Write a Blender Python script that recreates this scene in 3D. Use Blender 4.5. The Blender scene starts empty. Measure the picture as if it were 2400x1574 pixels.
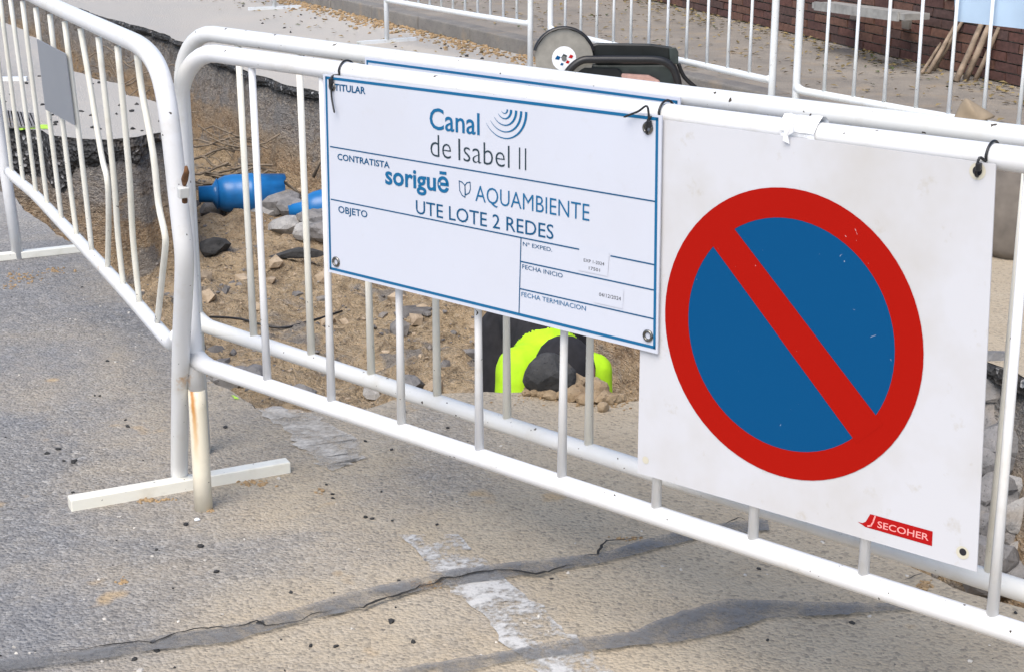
import bpy, bmesh, math, random
import numpy as np
from mathutils import Vector, Matrix
from mathutils.geometry import delaunay_2d_cdt
random.seed(7); RNG = np.random.default_rng(11)
R = math.radians
scene = bpy.context.scene
C = scene.collection

# ------------------------------------------------------------------ camera
CAM_H = 1.55; PITCH = R(16.995); FPX = 3809.55          # photo is 2400 px wide
cd = bpy.data.cameras.new('camera'); cam = bpy.data.objects.new('camera', cd); C.objects.link(cam)
cam.location = (0, 0, CAM_H); cam.rotation_euler = (math.pi/2-PITCH, 0, 0)
cd.sensor_width = 36; cd.lens = FPX/2400*36; cd.clip_start = 0.05; cd.clip_end = 500
scene.camera = cam
# ------------------------------------------------------------------ sky, sun, exposure
SUN_EL, SUN_AZ = R(54), R(204)     # soft, nearly overcast light from behind the camera
world = bpy.data.worlds.new('World'); scene.world = world; world.use_nodes = True
wn = world.node_tree; wn.nodes.clear()
wo = wn.nodes.new('ShaderNodeOutputWorld'); wb = wn.nodes.new('ShaderNodeBackground'); ws = wn.nodes.new('ShaderNodeTexSky')
ws.sky_type = 'NISHITA'; ws.sun_disc = False; ws.sun_elevation = SUN_EL; ws.sun_rotation = SUN_AZ
ws.air_density = 1.0; ws.dust_density = 3.5; ws.ozone_density = 1.0; ws.altitude = 600
wb.inputs['Strength'].default_value = 0.15
wn.links.new(ws.outputs[0], wb.inputs[0]); wn.links.new(wb.outputs[0], wo.inputs[0])
sl = bpy.data.lights.new('sun', 'SUN'); sl.energy = 2.0; sl.angle = R(45); sl.color = (1.0, .94, .86)
so = bpy.data.objects.new('sun', sl); C.objects.link(so)
sd = Vector((math.sin(SUN_AZ)*math.cos(SUN_EL), math.cos(SUN_AZ)*math.cos(SUN_EL), math.sin(SUN_EL)))
so.rotation_euler = sd.to_track_quat('Z', 'Y').to_euler(); so.location = (0, 0, 20)
scene.view_settings.view_transform = 'Standard'; scene.view_settings.look = 'None'
scene.view_settings.exposure = 0.62; scene.view_settings.gamma = 1
scene.render.engine = 'CYCLES'

# ------------------------------------------------------------------ pixel -> place helpers
CAMP = np.array([0, 0, CAM_H])
def ray(px):
    x = (px[0]-1200)/FPX; u = -(px[1]-787)/FPX
    return np.array([x, math.cos(PITCH)+u*math.sin(PITCH), -math.sin(PITCH)+u*math.cos(PITCH)])
def ground(px, z=0.0):
    r = ray(px); return CAMP+r*((z-CAM_H)/r[2])
def onplane(px, p0, n):
    r = ray(px); return CAMP+r*(((p0-CAMP)@n)/(r@n))
def atY(px, Y):
    r = ray(px); return CAMP+r*(Y/r[1])
def V3(*a): return np.array(a, float)

# ------------------------------------------------------------------ numpy noise
def _h(ix, iy, iz, seed):
    n = (ix*374761393+iy*668265263+iz*2147483647+seed*1274126177) & 0xffffffff
    n = ((n ^ (n >> 13))*1274126177) & 0xffffffff
    return ((n ^ (n >> 16)) & 0xffff)/65535.0
def vnoise(p, seed=0):
    p = np.asarray(p, float); i = np.floor(p).astype(np.int64); f = p-i; f = f*f*(3-2*f)
    r = 0
    for dx in (0, 1):
        for dy in (0, 1):
            for dz in (0, 1):
                w = (f[..., 0] if dx else 1-f[..., 0])*(f[..., 1] if dy else 1-f[..., 1])*(f[..., 2] if dz else 1-f[..., 2])
                r = r+w*_h(i[..., 0]+dx, i[..., 1]+dy, i[..., 2]+dz, seed)
    return r*2-1
def fbm(p, octv=4, seed=0):
    p = np.asarray(p, float); a = 1.0; r = 0; t = 0
    for o in range(octv):
        r = r+a*vnoise(p*2**o, seed+o*17); t += a; a *= .5
    return r/t

# ------------------------------------------------------------------ object helpers
def obj(name, verts, faces, mat, parent=None, smooth=False, mats=None, fmat=None):
    me = bpy.data.meshes.new(name)
    org = np.array(parent.matrix_world.translation) if parent else np.zeros(3)
    p = parent
    if parent is not None:
        org = np.zeros(3); q = parent
        while q is not None: org = org+np.array(q.location); q = q.parent
    vv = [tuple(np.asarray(v, float)-org) for v in verts]
    me.from_pydata(vv, [], [tuple(int(i) for i in f) for f in faces]); me.update()
    if mats:
        for m in mats: me.materials.append(m)
        for pl, k in zip(me.polygons, fmat): pl.material_index = int(k)
    else: me.materials.append(mat)
    if smooth: me.polygons.foreach_set('use_smooth', [True]*len(me.polygons))
    o = bpy.data.objects.new(name, me); C.objects.link(o)
    if parent is not None: o.parent = parent
    return o
def tag(o, label=None, cat=None, group=None, kind=None):
    if label: o['label'] = label
    if cat: o['category'] = cat
    if group: o['group'] = group
    if kind: o['kind'] = kind
    return o
def thing(name, label, cat, loc, group=None):
    o = bpy.data.objects.new(name, None); C.objects.link(o); o.location = tuple(float(a) for a in loc)
    o.empty_display_size = .1
    return tag(o, label, cat, group)
class MB:
    def __init__(s): s.v = []; s.f = []; s.m = []
    def add(s, v, f, m=0):
        k = len(s.v); s.v += [np.asarray(a, float) for a in v]; s.f += [tuple(i+k for i in q) for q in f]; s.m += [m]*len(f); return s
    def tube(s, pts, r, n=12, cap=True, m=0, flat=None):
        v, f = tube(pts, r, n, cap); return s.add(v, f, m)
    def box(s, c, ax, hs, m=0):
        v, f = obox(c, ax, hs); return s.add(v, f, m)
    def build(s, name, mat, parent=None, smooth=False, mats=None):
        return obj(name, s.v, s.f, mat, parent, smooth, mats, s.m if mats else None)
def tube(pts, r, n=12, cap=True):
    P = [np.asarray(p, float) for p in pts]; N = len(P)
    rr = [r]*N if np.isscalar(r) else list(r)
    T = []
    for i in range(N):
        t = P[min(i+1, N-1)]-P[max(i-1, 0)]; T.append(t/(np.linalg.norm(t)+1e-12))
    up = np.array([0, 0, 1.]) if abs(T[0][2]) < .9 else np.array([1., 0, 0])
    a = np.cross(T[0], up); a /= np.linalg.norm(a)
    v = []; f = []
    for i in range(N):
        a = a-T[i]*(a@T[i]); a /= np.linalg.norm(a); b = np.cross(T[i], a)
        for k in range(n):
            th = 2*math.pi*k/n; v.append(P[i]+rr[i]*(math.cos(th)*a+math.sin(th)*b))
    for i in range(N-1):
        for k in range(n):
            k2 = (k+1) % n; f.append((i*n+k, i*n+k2, (i+1)*n+k2, (i+1)*n+k))
    if cap:
        f.append(tuple(range(n-1, -1, -1))); f.append(tuple((N-1)*n+k for k in range(n)))
    return v, f
def obox(c, ax, hs):
    c = np.asarray(c, float); ax = [np.asarray(a, float)/np.linalg.norm(a) for a in ax]; v = []
    for sx in (-1, 1):
        for sy in (-1, 1):
            for sz in (-1, 1): v.append(c+ax[0]*hs[0]*sx+ax[1]*hs[1]*sy+ax[2]*hs[2]*sz)
    return v, [(0, 1, 3, 2), (4, 6, 7, 5), (0, 4, 5, 1), (2, 3, 7, 6), (0, 2, 6, 4), (1, 5, 7, 3)]
def bevel_obj(o, w, seg=2):
    m = o.modifiers.new('bevel', 'BEVEL'); m.width = w; m.segments = seg; m.limit_method = 'ANGLE'
    return o
def arc(c, a, b, r, t0, t1, n=8):
    return [np.asarray(c)+r*(math.cos(t)*np.asarray(a)+math.sin(t)*np.asarray(b)) for t in np.linspace(t0, t1, n)]
ICO = {}
def ico(sub):
    if sub not in ICO:
        bm = bmesh.new(); bmesh.ops.create_icosphere(bm, subdivisions=sub, radius=1)
        ICO[sub] = (np.array([v.co[:] for v in bm.verts]), [tuple(v.index for v in f.verts) for f in bm.faces]); bm.free()
    return ICO[sub]
def chunk(size, seed, sub=2, rough=.35, sq=.55):
    """angular broken lump: sphere cut by random planes"""
    v, f = ico(sub); rg = np.random.default_rng(seed); v = v.copy()
    for _ in range(9):
        n = rg.normal(size=3); n /= np.linalg.norm(n); d = rg.uniform(sq, .9)
        e = v@n-d; v -= np.outer(np.clip(e, 0, None), n)
    v *= 1+rough*.25*fbm(v*2.3+seed, 2, seed)[:, None]
    Q = np.linalg.qr(rg.normal(size=(3, 3)))[0]
    v = v@Q
    return v*np.asarray(size)*.6, f

# ------------------------------------------------------------------ materials
def nm(name):
    m = bpy.data.materials.new(name); m.use_nodes = True
    nt = m.node_tree; b = nt.nodes['Principled BSDF']; return m, nt, b
def nd(nt, t, **kw):
    n = nt.nodes.new('ShaderNode'+t)
    for k, v in kw.items():
        if k.startswith('_'): setattr(n, k[1:], v)
        else:
            i = n.inputs[k] if not k.isdigit() else n.inputs[int(k)]
            if isinstance(v, bpy.types.NodeSocket): nt.links.new(v, i)
            else: i.default_value = v
    return n
def noise(nt, co, scale, detail=4, rough=.55, dist=0):
    n = nt.nodes.new('ShaderNodeTexNoise'); nt.links.new(co, n.inputs['Vector'])
    n.inputs['Scale'].default_value = scale; n.inputs['Detail'].default_value = detail; n.inputs['Roughness'].default_value = rough
    n.inputs['Distortion'].default_value = dist
    return n.outputs[0]
def voro(nt, co, scale, out='Color', feat='F1'):
    n = nt.nodes.new('ShaderNodeTexVoronoi'); n.feature = feat; nt.links.new(co, n.inputs['Vector']); n.inputs['Scale'].default_value = scale
    return n.outputs[out]
def ramp(nt, fac, stops, interp='LINEAR'):
    n = nt.nodes.new('ShaderNodeValToRGB'); nt.links.new(fac, n.inputs[0]); e = n.color_ramp; e.interpolation = interp
    while len(e.elements) < len(stops): e.elements.new(.5)
    for el, (p, c) in zip(e.elements, stops):
        el.position = p; el.color = (c if len(c) == 4 else (*c, 1)) if not np.isscalar(c) else (c, c, c, 1)
    return n.outputs[0]
def mix(nt, fac, a, b, mode='MIX'):
    n = nt.nodes.new('ShaderNodeMix'); n.data_type = 'RGBA'; n.blend_type = mode
    for s, v in ((n.inputs[0], fac), (n.inputs[6], a), (n.inputs[7], b)):
        if isinstance(v, bpy.types.NodeSocket): nt.links.new(v, s)
        else: s.default_value = v if np.isscalar(v) else (*v, 1) if len(v) == 3 else v
    return n.outputs[2]
def mth(nt, op, a, b=None, clamp=False):
    n = nt.nodes.new('ShaderNodeMath'); n.operation = op; n.use_clamp = clamp
    for s, v in zip(n.inputs, (a, b)):
        if v is None: continue
        if isinstance(v, bpy.types.NodeSocket): nt.links.new(v, s)
        else: s.default_value = v
    return n.outputs[0]
def bump(nt, b, h, strength=.5, dist=.01, prev=None):
    n = nt.nodes.new('ShaderNodeBump'); n.inputs['Strength'].default_value = strength; n.inputs['Distance'].default_value = dist
    nt.links.new(h, n.inputs['Height'])
    if prev: nt.links.new(prev, n.inputs['Normal'])
    nt.links.new(n.outputs[0], b.inputs['Normal']); return n.outputs[0]
def pos(nt): return nt.nodes.new('ShaderNodeNewGeometry').outputs['Position']
def sep(nt, v):
    n = nt.nodes.new('ShaderNodeSeparateXYZ'); nt.links.new(v, n.inputs[0]); return n.outputs
def simple(name, col, rough=.5, metal=0, var=.12, scale=30, bs=.15):
    m, nt, b = nm(name); p = pos(nt)
    f = noise(nt, p, scale, 3)
    c = mix(nt, ramp(nt, f, [(.3, 0), (.7, 1)]), tuple(x*(1-var) for x in col), tuple(min(1, x*(1+var)) for x in col))
    nt.links.new(c, b.inputs['Base Color']); b.inputs['Roughness'].default_value = rough; b.inputs['Metallic'].default_value = metal
    if bs: bump(nt, b, f, bs, .003)
    return m
def paint(name, base, chip=.735, rust=.68, rough=.33, chipscale=80):
    m, nt, b = nm(name); p = pos(nt)
    tone = ramp(nt, noise(nt, p, 3.5, 3), [(.35, 0), (.7, 1)])
    c = mix(nt, tone, base, tuple(a*g for a, g in zip(base, (.97, .955, .90))))
    grime = ramp(nt, noise(nt, p, 14, 5, .65), [(.52, 0), (.72, .30)])
    c = mix(nt, grime, c, (.50, .45, .36))
    ru = ramp(nt, noise(nt, p, 7, 5, .6), [(rust, 0), (rust+.05, .85)])
    c = mix(nt, ru, c, mix(nt, noise(nt, p, 60, 2), (.42, .20, .07), (.68, .46, .24)))
    ch = ramp(nt, noise(nt, p, chipscale, 2, .5), [(chip, 0), (chip+.015, 1)])
    c = mix(nt, ch, c, (.05, .038, .028))
    nt.links.new(c, b.inputs['Base Color'])
    rg = mix(nt, ch, (rough,)*3, (.8,)*3); nt.links.new(rg, b.inputs['Roughness'])
    h = mth(nt, 'SUBTRACT', mth(nt, 'MULTIPLY', noise(nt, p, 90, 3), .25), ch)
    bump(nt, b, h, .35, .0015)
    return m
WHITE = paint('white_paint', (.73, .735, .745))
WHITE_B = paint('white_paint_second_coat', (.70, .71, .705), chip=.71, rust=.70, chipscale=62)
CREAM = paint('cream_paint', (.80, .785, .71), chip=.72, rust=.70)
CREAM_BAR = paint('aged_bar_paint', (.80, .78, .70), chip=.74, rust=.74)
RUSTY = paint('cream_paint_rust_run', (.80, .74, .60), chip=.76, rust=.72)
def rust_run(m, c0, u):
    nt = m.node_tree; b = nt.nodes['Principled BSDF']; p = pos(nt); x, y, z = sep(nt, p)
    s = mth(nt, 'ADD', mth(nt, 'MULTIPLY', mth(nt, 'SUBTRACT', x, c0[0]), u[0]), mth(nt, 'MULTIPLY', mth(nt, 'SUBTRACT', y, c0[1]), u[1]))
    s = mth(nt, 'ADD', s, mth(nt, 'MULTIPLY', mth(nt, 'SUBTRACT', noise(nt, p, 25, 3), .5), .012))
    w = ramp(nt, mth(nt, 'MULTIPLY', mth(nt, 'ABSOLUTE', s), 50), [(.10, 1), (.42, 0)])
    g = nt.nodes.new('ShaderNodeMapRange'); nt.links.new(z, g.inputs[0]); g.inputs[1].default_value = .12; g.inputs[2].default_value = .30
    k = mth(nt, 'MULTIPLY', sep(nt, w)[0], ramp(nt, g.outputs[0], [(0, 0), (.35, .55), (.8, 1)]))
    old = b.inputs['Base Color'].links[0].from_socket
    c = mix(nt, k, old, mix(nt, g.outputs[0], (.70, .42, .14), (.46, .20, .05))); nt.links.new(c, b.inputs['Base Color'])
rust_run(RUSTY, (-.7466, 3.6426), (.9, -.3))
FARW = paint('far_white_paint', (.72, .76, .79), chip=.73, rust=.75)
RUST = simple('rust', (.13, .058, .022), .85, 0, .5, 60, .5)

def asphalt_mat():
    m, nt, b = nm('asphalt'); p = pos(nt); x, y, z = sep(nt, p)
    agg = sep(nt, voro(nt, p, 120))[0]
    agg2 = sep(nt, voro(nt, p, 60))[1]
    fine = noise(nt, p, 240, 2, .6)
    g = ramp(nt, agg, [(0, .055), (.2, .16), (.6, .27), (.84, .37), (1, .66)])
    g2 = ramp(nt, agg2, [(0, (.06, .06, .065)), (.3, (.19, .187, .184)), (.8, (.285, .273, .255)), (1, (.52, .49, .44))])
    c = mix(nt, .5, g, g2)
    c = mix(nt, ramp(nt, fine, [(.38, 0), (.62, 1)]), mix(nt, .45, c, (.11, .11, .112)), c)
    # blue-grey / warm drift
    big = noise(nt, p, 1.7, 5, .6)
    c = mix(nt, ramp(nt, big, [(.35, 0), (.65, 1)]), mix(nt, .55, c, (.225, .226, .232)), mix(nt, .35, c, (.30, .272, .232)))
    # spilled sand: more of it toward the trench side
    t = mth(nt, 'ADD', mth(nt, 'MULTIPLY', x, .28), mth(nt, 'MULTIPLY', y, .045))
    s = mth(nt, 'ADD', noise(nt, p, 1.35, 6, .62, .4), t)
    s2 = mth(nt, 'ADD', s, mth(nt, 'MULTIPLY', noise(nt, p, 30, 4, .7), .18))
    sandm = ramp(nt, s2, [(.36, 0), (.74, .84)])
    sand = mix(nt, noise(nt, p, 6, 4), (.41, .325, .215), (.50, .43, .32))
    sand = mix(nt, ramp(nt, agg, [(0, 0), (.25, 1)]), mix(nt, .55, sand, (.15, .135, .11)), sand)
    c = mix(nt, sandm, c, sand)
    # small ochre stains
    st = ramp(nt, noise(nt, p, 4.2, 3, .5), [(.665, 0), (.72, .75)])
    c = mix(nt, st, c, (.44, .32, .185))
    # pale dust beyond the trench
    d = ramp(nt, mth(nt, 'ADD', mth(nt, 'MULTIPLY', y, .1), mth(nt, 'MULTIPLY', noise(nt, p, 1.1, 4), .25)), [(.74, 0), (.92, .88)])
    c = mix(nt, d, c, mix(nt, noise(nt, p, 2.0, 4), (.49, .45, .395), (.43, .42, .395)))
    # dark crumbs
    k = ramp(nt, noise(nt, p, 95, 1, .5), [(.765, 0), (.78, .9)])
    c = mix(nt, k, c, (.035, .035, .036))
    nt.links.new(c, b.inputs['Base Color']); b.inputs['Roughness'].default_value = .9
    b.inputs['Specular IOR Level'].default_value = .25
    h = mth(nt, 'ADD', mth(nt, 'MULTIPLY', voro(nt, p, 120, 'Distance'), -.7), mth(nt, 'MULTIPLY', noise(nt, p, 70, 3), 1.1))
    h = mth(nt, 'MULTIPLY', h, mth(nt, 'SUBTRACT', 1.0, mth(nt, 'MULTIPLY', sep(nt, sandm)[0], .5)))
    bump(nt, b, h, .9, .008)
    return m
ASPHALT = asphalt_mat()
def soil_mat():
    m, nt, b = nm('excavated_soil'); p = pos(nt); x, y, z = sep(nt, p)
    mp = nt.nodes.new('ShaderNodeMapping'); nt.links.new(p, mp.inputs[0]); mp.inputs['Scale'].default_value = (1, 1, 1.7); q = mp.outputs[0]
    n1 = noise(nt, q, 2.2, 6, .65, .6); n2 = noise(nt, q, 8, 6, .7, .5); n3 = noise(nt, q, 30, 5, .7, .3); n4 = noise(nt, q, 90, 3, .6)
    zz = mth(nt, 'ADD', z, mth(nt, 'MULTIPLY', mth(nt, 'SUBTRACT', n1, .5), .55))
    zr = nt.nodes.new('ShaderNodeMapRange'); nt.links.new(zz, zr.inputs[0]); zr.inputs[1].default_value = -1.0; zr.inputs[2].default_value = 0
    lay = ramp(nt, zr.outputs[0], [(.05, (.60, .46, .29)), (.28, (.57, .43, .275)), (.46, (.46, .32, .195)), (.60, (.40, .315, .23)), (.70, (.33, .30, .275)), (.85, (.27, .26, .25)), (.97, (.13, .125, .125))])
    c = mix(nt, ramp(nt, n2, [(.38, .9), (.52, 0)]), lay, mix(nt, .6, lay, (.15, .11, .075)))
    c = mix(nt, ramp(nt, n3, [(.53, 0), (.64, .8)]), c, mix(nt, .55, lay, (.66, .57, .44)))
    c = mix(nt, ramp(nt, n3, [(.33, .85), (.43, 0)]), c, (.07, .056, .045))
    c = mix(nt, ramp(nt, noise(nt, q, 3.1, 5, .6, .4), [(.54, 0), (.62, .75)]), c, mix(nt, n3, (.16, .158, .16), (.40, .39, .375)))
    c = mix(nt, ramp(nt, n4, [(.58, 0), (.66, .6)]), c, (.56, .49, .39))
    c = mix(nt, ramp(nt, n4, [(.34, .6), (.42, 0)]), c, (.09, .075, .06))
    nt.links.new(c, b.inputs['Base Color']); b.inputs['Roughness'].default_value = .95; b.inputs['Specular IOR Level'].default_value = .15
    h = mth(nt, 'ADD', mth(nt, 'MULTIPLY', n2, 1.6), mth(nt, 'ADD', n3, mth(nt, 'MULTIPLY', n4, .35)))
    bump(nt, b, h, 1.0, .05)
    return m
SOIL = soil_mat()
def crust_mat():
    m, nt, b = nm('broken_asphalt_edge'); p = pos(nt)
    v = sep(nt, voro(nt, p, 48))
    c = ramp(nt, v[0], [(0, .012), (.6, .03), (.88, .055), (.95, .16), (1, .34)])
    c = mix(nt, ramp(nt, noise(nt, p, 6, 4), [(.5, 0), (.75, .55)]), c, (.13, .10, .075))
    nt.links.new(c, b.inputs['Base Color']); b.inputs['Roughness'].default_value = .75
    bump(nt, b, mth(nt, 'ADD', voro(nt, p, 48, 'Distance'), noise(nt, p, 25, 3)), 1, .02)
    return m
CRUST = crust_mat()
def concrete_mat(name, a, b2, sc=14, spots=.06):
    m, nt, b = nm(name); p = pos(nt)
    c = mix(nt, ramp(nt, noise(nt, p, sc, 6, .65), [(.32, 0), (.68, 1)]), a, b2)
    c = mix(nt, ramp(nt, noise(nt, p, 90, 2), [(.62, 0), (.72, .7)]), c, tuple(x*.4 for x in a))
    c = mix(nt, ramp(nt, noise(nt, p, 5, 4), [(.55, 0), (.75, .6)]), c, (.34, .26, .17))
    nt.links.new(c, b.inputs['Base Color']); b.inputs['Roughness'].default_value = .92
    bump(nt, b, noise(nt, p, 50, 5, .7), .7, .01); return m
CONC = concrete_mat('broken_concrete', (.26, .255, .25), (.44, .43, .41))
CONC_D = concrete_mat('grey_rubble', (.14, .14, .14), (.27, .26, .255))
ASPH_CH = concrete_mat('asphalt_lump', (.02, .021, .022), (.075, .074, .073))
CLOD = concrete_mat('dry_clay', (.25, .17, .095), (.42, .32, .205))
KERB = concrete_mat('kerb_concrete', (.17, .16, .15), (.24, .225, .20), 6)
WALK = concrete_mat('pavement_concrete', (.21, .19, .165), (.31, .275, .23), 3)
BRICK = []
for i, cc in enumerate([(.105, .046, .035), (.082, .038, .031), (.125, .062, .043), (.08, .045, .038)]):
    BRICK.append(simple('brick_clay_%d' % (i+1), cc, .9, 0, .3, 40, .4))
MORTAR = simple('mortar', (.30, .265, .22), .95, 0, .2, 30, .5)
def worn_paint_mat(name, col, lo, hi, sc=9):
    m, nt, b = nm(name); p = pos(nt)
    nt.links.new(mix(nt, noise(nt, p, 40, 4), tuple(a*.85 for a in col), col), b.inputs['Base Color']); b.inputs['Roughness'].default_value = .85
    a = mth(nt, 'ADD', mth(nt, 'MULTIPLY', noise(nt, p, sc, 6, .65), .75), mth(nt, 'MULTIPLY', noise(nt, p, 85, 3, .6), .25))
    nt.links.new(ramp(nt, a, [(lo, 0), (hi, 1)]), b.inputs['Alpha'])
    bump(nt, b, noise(nt, p, 110, 3), .5, .004); return m
LINE = worn_paint_mat('worn_road_paint', (.56, .55, .525), .44, .56)
LINE2 = worn_paint_mat('faded_road_paint', (.58, .545, .485), .36, .60)
TAR = worn_paint_mat('tar_seal', (.185, .185, .185), .34, .66, 9)
CRACKM = simple('crack_shadowed_gap', (.02, .018, .015), .95, 0, .3, 50, 0)
LIME_SPRAY = worn_paint_mat('lime_spray_paint', (.50, .85, .08), .40, .52, 12)
PLATE = simple('grey_plate', (.235, .25, .275), .5, 0, .03, 4, 0)
def board_mat(name, base, dirt, amt):
    m, nt, b = nm(name); p = pos(nt)
    c = mix(nt, ramp(nt, noise(nt, p, 3, 5, .6), [(.45, 0), (.75, amt)]), base, dirt)
    c = mix(nt, ramp(nt, noise(nt, p, 18, 4, .7), [(.62, 0), (.75, amt)]), c, dirt)
    nt.links.new(c, b.inputs['Base Color']); b.inputs['Roughness'].default_value = .38
    return m
BOARD = board_mat('sign_plastic', (.575, .60, .67), (.53, .535, .56), .35)
BOARD2 = board_mat('sign_plastic_dirty', (.585, .59, .615), (.45, .415, .35), .6)
BOARDC = board_mat('yellowed_plastic', (.60, .57, .46), (.42, .37, .28), .5)
def ink(name, col, rough=.4, scr=.78):
    m, nt, b = nm(name); p = pos(nt)
    c = mix(nt, ramp(nt, noise(nt, p, 38, 3, .6, 1.5), [(scr, 0), (scr+.02, .7)]), col, tuple(min(1, a*.5+.42) for a in col))
    nt.links.new(c, b.inputs['Base Color']); b.inputs['Roughness'].default_value = rough; b.inputs['Specular IOR Level'].default_value = .12; return m
BLUE_INK = ink('blue_ink', (.012, .125, .27)); DARK_INK = ink('dark_blue_ink', (.008, .085, .19)); GREY_INK = ink('grey_ink', (.03, .05, .065)); BLACK_INK = ink('black_ink', (.03, .03, .035))
SIGN_RED = ink('sign_red', (.355, .005, .001), .5, .735); SIGN_BLUE = ink('sign_blue', (.0005, .068, .190), .5, .72)
STICK_RED = ink('sticker_red', (.40, .008, .008)); STICK_TXT = ink('sticker_lettering', (.85, .35, .33))
METAL = simple('eyelet_metal', (.22, .21, .19), .35, 1, .3, 60, 0)
BLACKP = simple('black_plastic', (.012, .012, .013), .4, 0, .3, 60, .1)
TAPE = simple('white_tape', (.80, .81, .82), .5, 0, .05, 60, .4)
BLUEP = simple('blue_plastic', (.012, .155, .42), .32, 0, .18, 12, .1)
TROUS = simple('black_cloth', (.014, .013, .015), .9, 0, .35, 35, .4)
HIVIS = simple('lime_cloth', (.42, .72, .008), .8, 0, .1, 30, .3)
SKIN = simple('skin', (.42, .22, .15), .55, 0, .1, 30, .1)
BOOT = simple('boot_leather', (.05, .035, .025), .7, 0, .2, 30, .2)
STEEL = simple('cutting_disc_steel', (.30, .28, .24), .45, .6, .12, 20, .05)
GREENB = simple('dark_machine_body', (.007, .009, .009), .38, 0, .4, 14, .1)
GREENG = simple('grey_green_machine_cover', (.035, .046, .043), .45, 0, .3, 14, .1)
PINK = simple('salmon_plastic', (.55, .33, .27), .55, 0, .2, 25, .1)
WOOD = simple('weathered_wood', (.26, .20, .145), .9, 0, .4, 18, .5)
WOODG = simple('grey_wood', (.30, .295, .275), .85, 0, .25, 14, .4)
PALEBLUE = simple('pale_blue_plate', (.42, .55, .69), .35, 0, .12, 2.5, 0)  # light blue-grey plate; reflected sky is mixed into the base colour
SACK = simple('canvas_sack', (.26, .205, .14), .95, 0, .25, 9, .5)
SACKD = simple('dirty_sack_cloth', (.16, .14, .12), .95, 0, .3, 9, .5)
LEAF = simple('dry_leaves', (.22, .165, .07), .9, 0, .6, 9, 0)
LEAFG = simple('green_leaves', (.07, .085, .03), .9, 0, .4, 25, 0)
ROOT = simple('dry_roots', (.20, .16, .115), .9, 0, .4, 25, .3)
PEB_D = simple('dark_crumbs', (.03, .03, .03), .9, 0, .4, 50, 0)
PEB_L = simple('pale_crumbs', (.50, .47, .42), .9, 0, .25, 50, 0)
PEB_O = simple('clay_crumbs', (.33, .225, .12), .95, 0, .3, 50, 0)

# ================================================================== THE SETTING
# pit outline on the road surface (metres)
FAR = [(3.2, 1.39), (1.49, 4.74), (-1.2, 10.38), (-1.44, 10.68), (-1.79, 11.25), (-2.51, 12.85), (-3.04, 13.93), (-3.73, 15.0), (-4.62, 16.69), (-6.4, 20.2)]
SLABB = [(-7.6, 19.7), (-5.7, 16.7), (-4.41, 14.37), (-4.21, 14.04), (-3.84, 13.29), (-3.08, 11.44), (-2.81, 10.99), (-2.62, 10.79), (-2.45, 10.3), (-2.31, 10.16), (-2.19, 9.98), (-2.03, 9.64), (-1.93, 9.25), (-1.91, 8.95)]
SLABF = [(-2.04, 8.77), (-2.18, 8.68), (-2.33, 8.71), (-2.53, 8.83), (-2.61, 8.98), (-2.82, 9.04), (-3.6, 9.15)]
LEFT = [(-3.7, 8.3), (-2.75, 7.8), (-2.32, 7.30), (-1.66, 6.14), (-1.07, 4.95), (-.89, 4.57)]
NEAR = [(-.8, 4.48), (-.73, 4.37), (-.68, 4.33), (-.62, 4.335), (-.43, 4.35), (-.38, 4.39), (-.33, 4.45), (-.25, 4.48), (-.16, 4.5), (-.03, 4.51), (.06, 4.52), (.26, 4.45), (.40, 4.42), (.62, 4.05), (.84, 3.40), (.90, 3.29), (.95, 3.20), (1.0, 3.15), (1.08, 3.10), (1.6, 2.45), (2.3, 1.2)]
def resample(pts, step, amp, seed, closed=False):
    out = []; L = len(pts)
    for i in range(L-1):
        a, b = np.array(pts[i]), np.array(pts[i+1]); d = np.linalg.norm(b-a); n = max(1, int(d/step))
        nn = np.array([-(b-a)[1], (b-a)[0]])/max(d, 1e-6)
        for k in range(n):
            q = a+(b-a)*k/n
            w = fbm(np.array([[q[0]*4, q[1]*4, seed]]), 4, seed)[0]*amp+(random.random()-.5)*amp*.35
            out.append(q+nn*w)
    return out
seglist = [resample(FAR+[SLABB[0]], .06, .035, 1), resample(SLABB+[SLABF[0]], .06, .05, 2), resample(SLABF+[LEFT[0]], .06, .012, 3), resample(LEFT+[NEAR[0]], .05, .04, 4), resample(NEAR+[FAR[0]], .035, .03, 5)]
poly = sum(seglist, [])
CRT = np.concatenate([np.full(len(q), t) for q, t in zip(seglist, (.055, .05, .13, .06, .055))])
POLY = np.array(poly); CRT = np.where((CRT > .1) & (POLY[:, 0] < -2.45), .30, CRT)
def inside(P, Q=POLY):
    x, y = P[:, 0], P[:, 1]; r = np.zeros(len(P), bool); j = len(Q)-1
    for i in range(len(Q)):
        xi, yi = Q[i]; xj, yj = Q[j]
        if yi != yj:
            c = ((yi > y) != (yj > y)) & (x < (xj-xi)*(y-yi)/(yj-yi)+xi); r ^= c
        j = i
    return r
def dist_poly(P, Q=POLY):
    d = np.full(len(P), 1e9); A = Q; B = np.roll(Q, -1, 0)
    for a, b in zip(A, B):
        ab = b-a; t = np.clip(((P-a)@ab)/(ab@ab+1e-12), 0, 1); e = P-(a+t[:, None]*ab); d = np.minimum(d, (e*e).sum(1))
    return np.sqrt(d)
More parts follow.
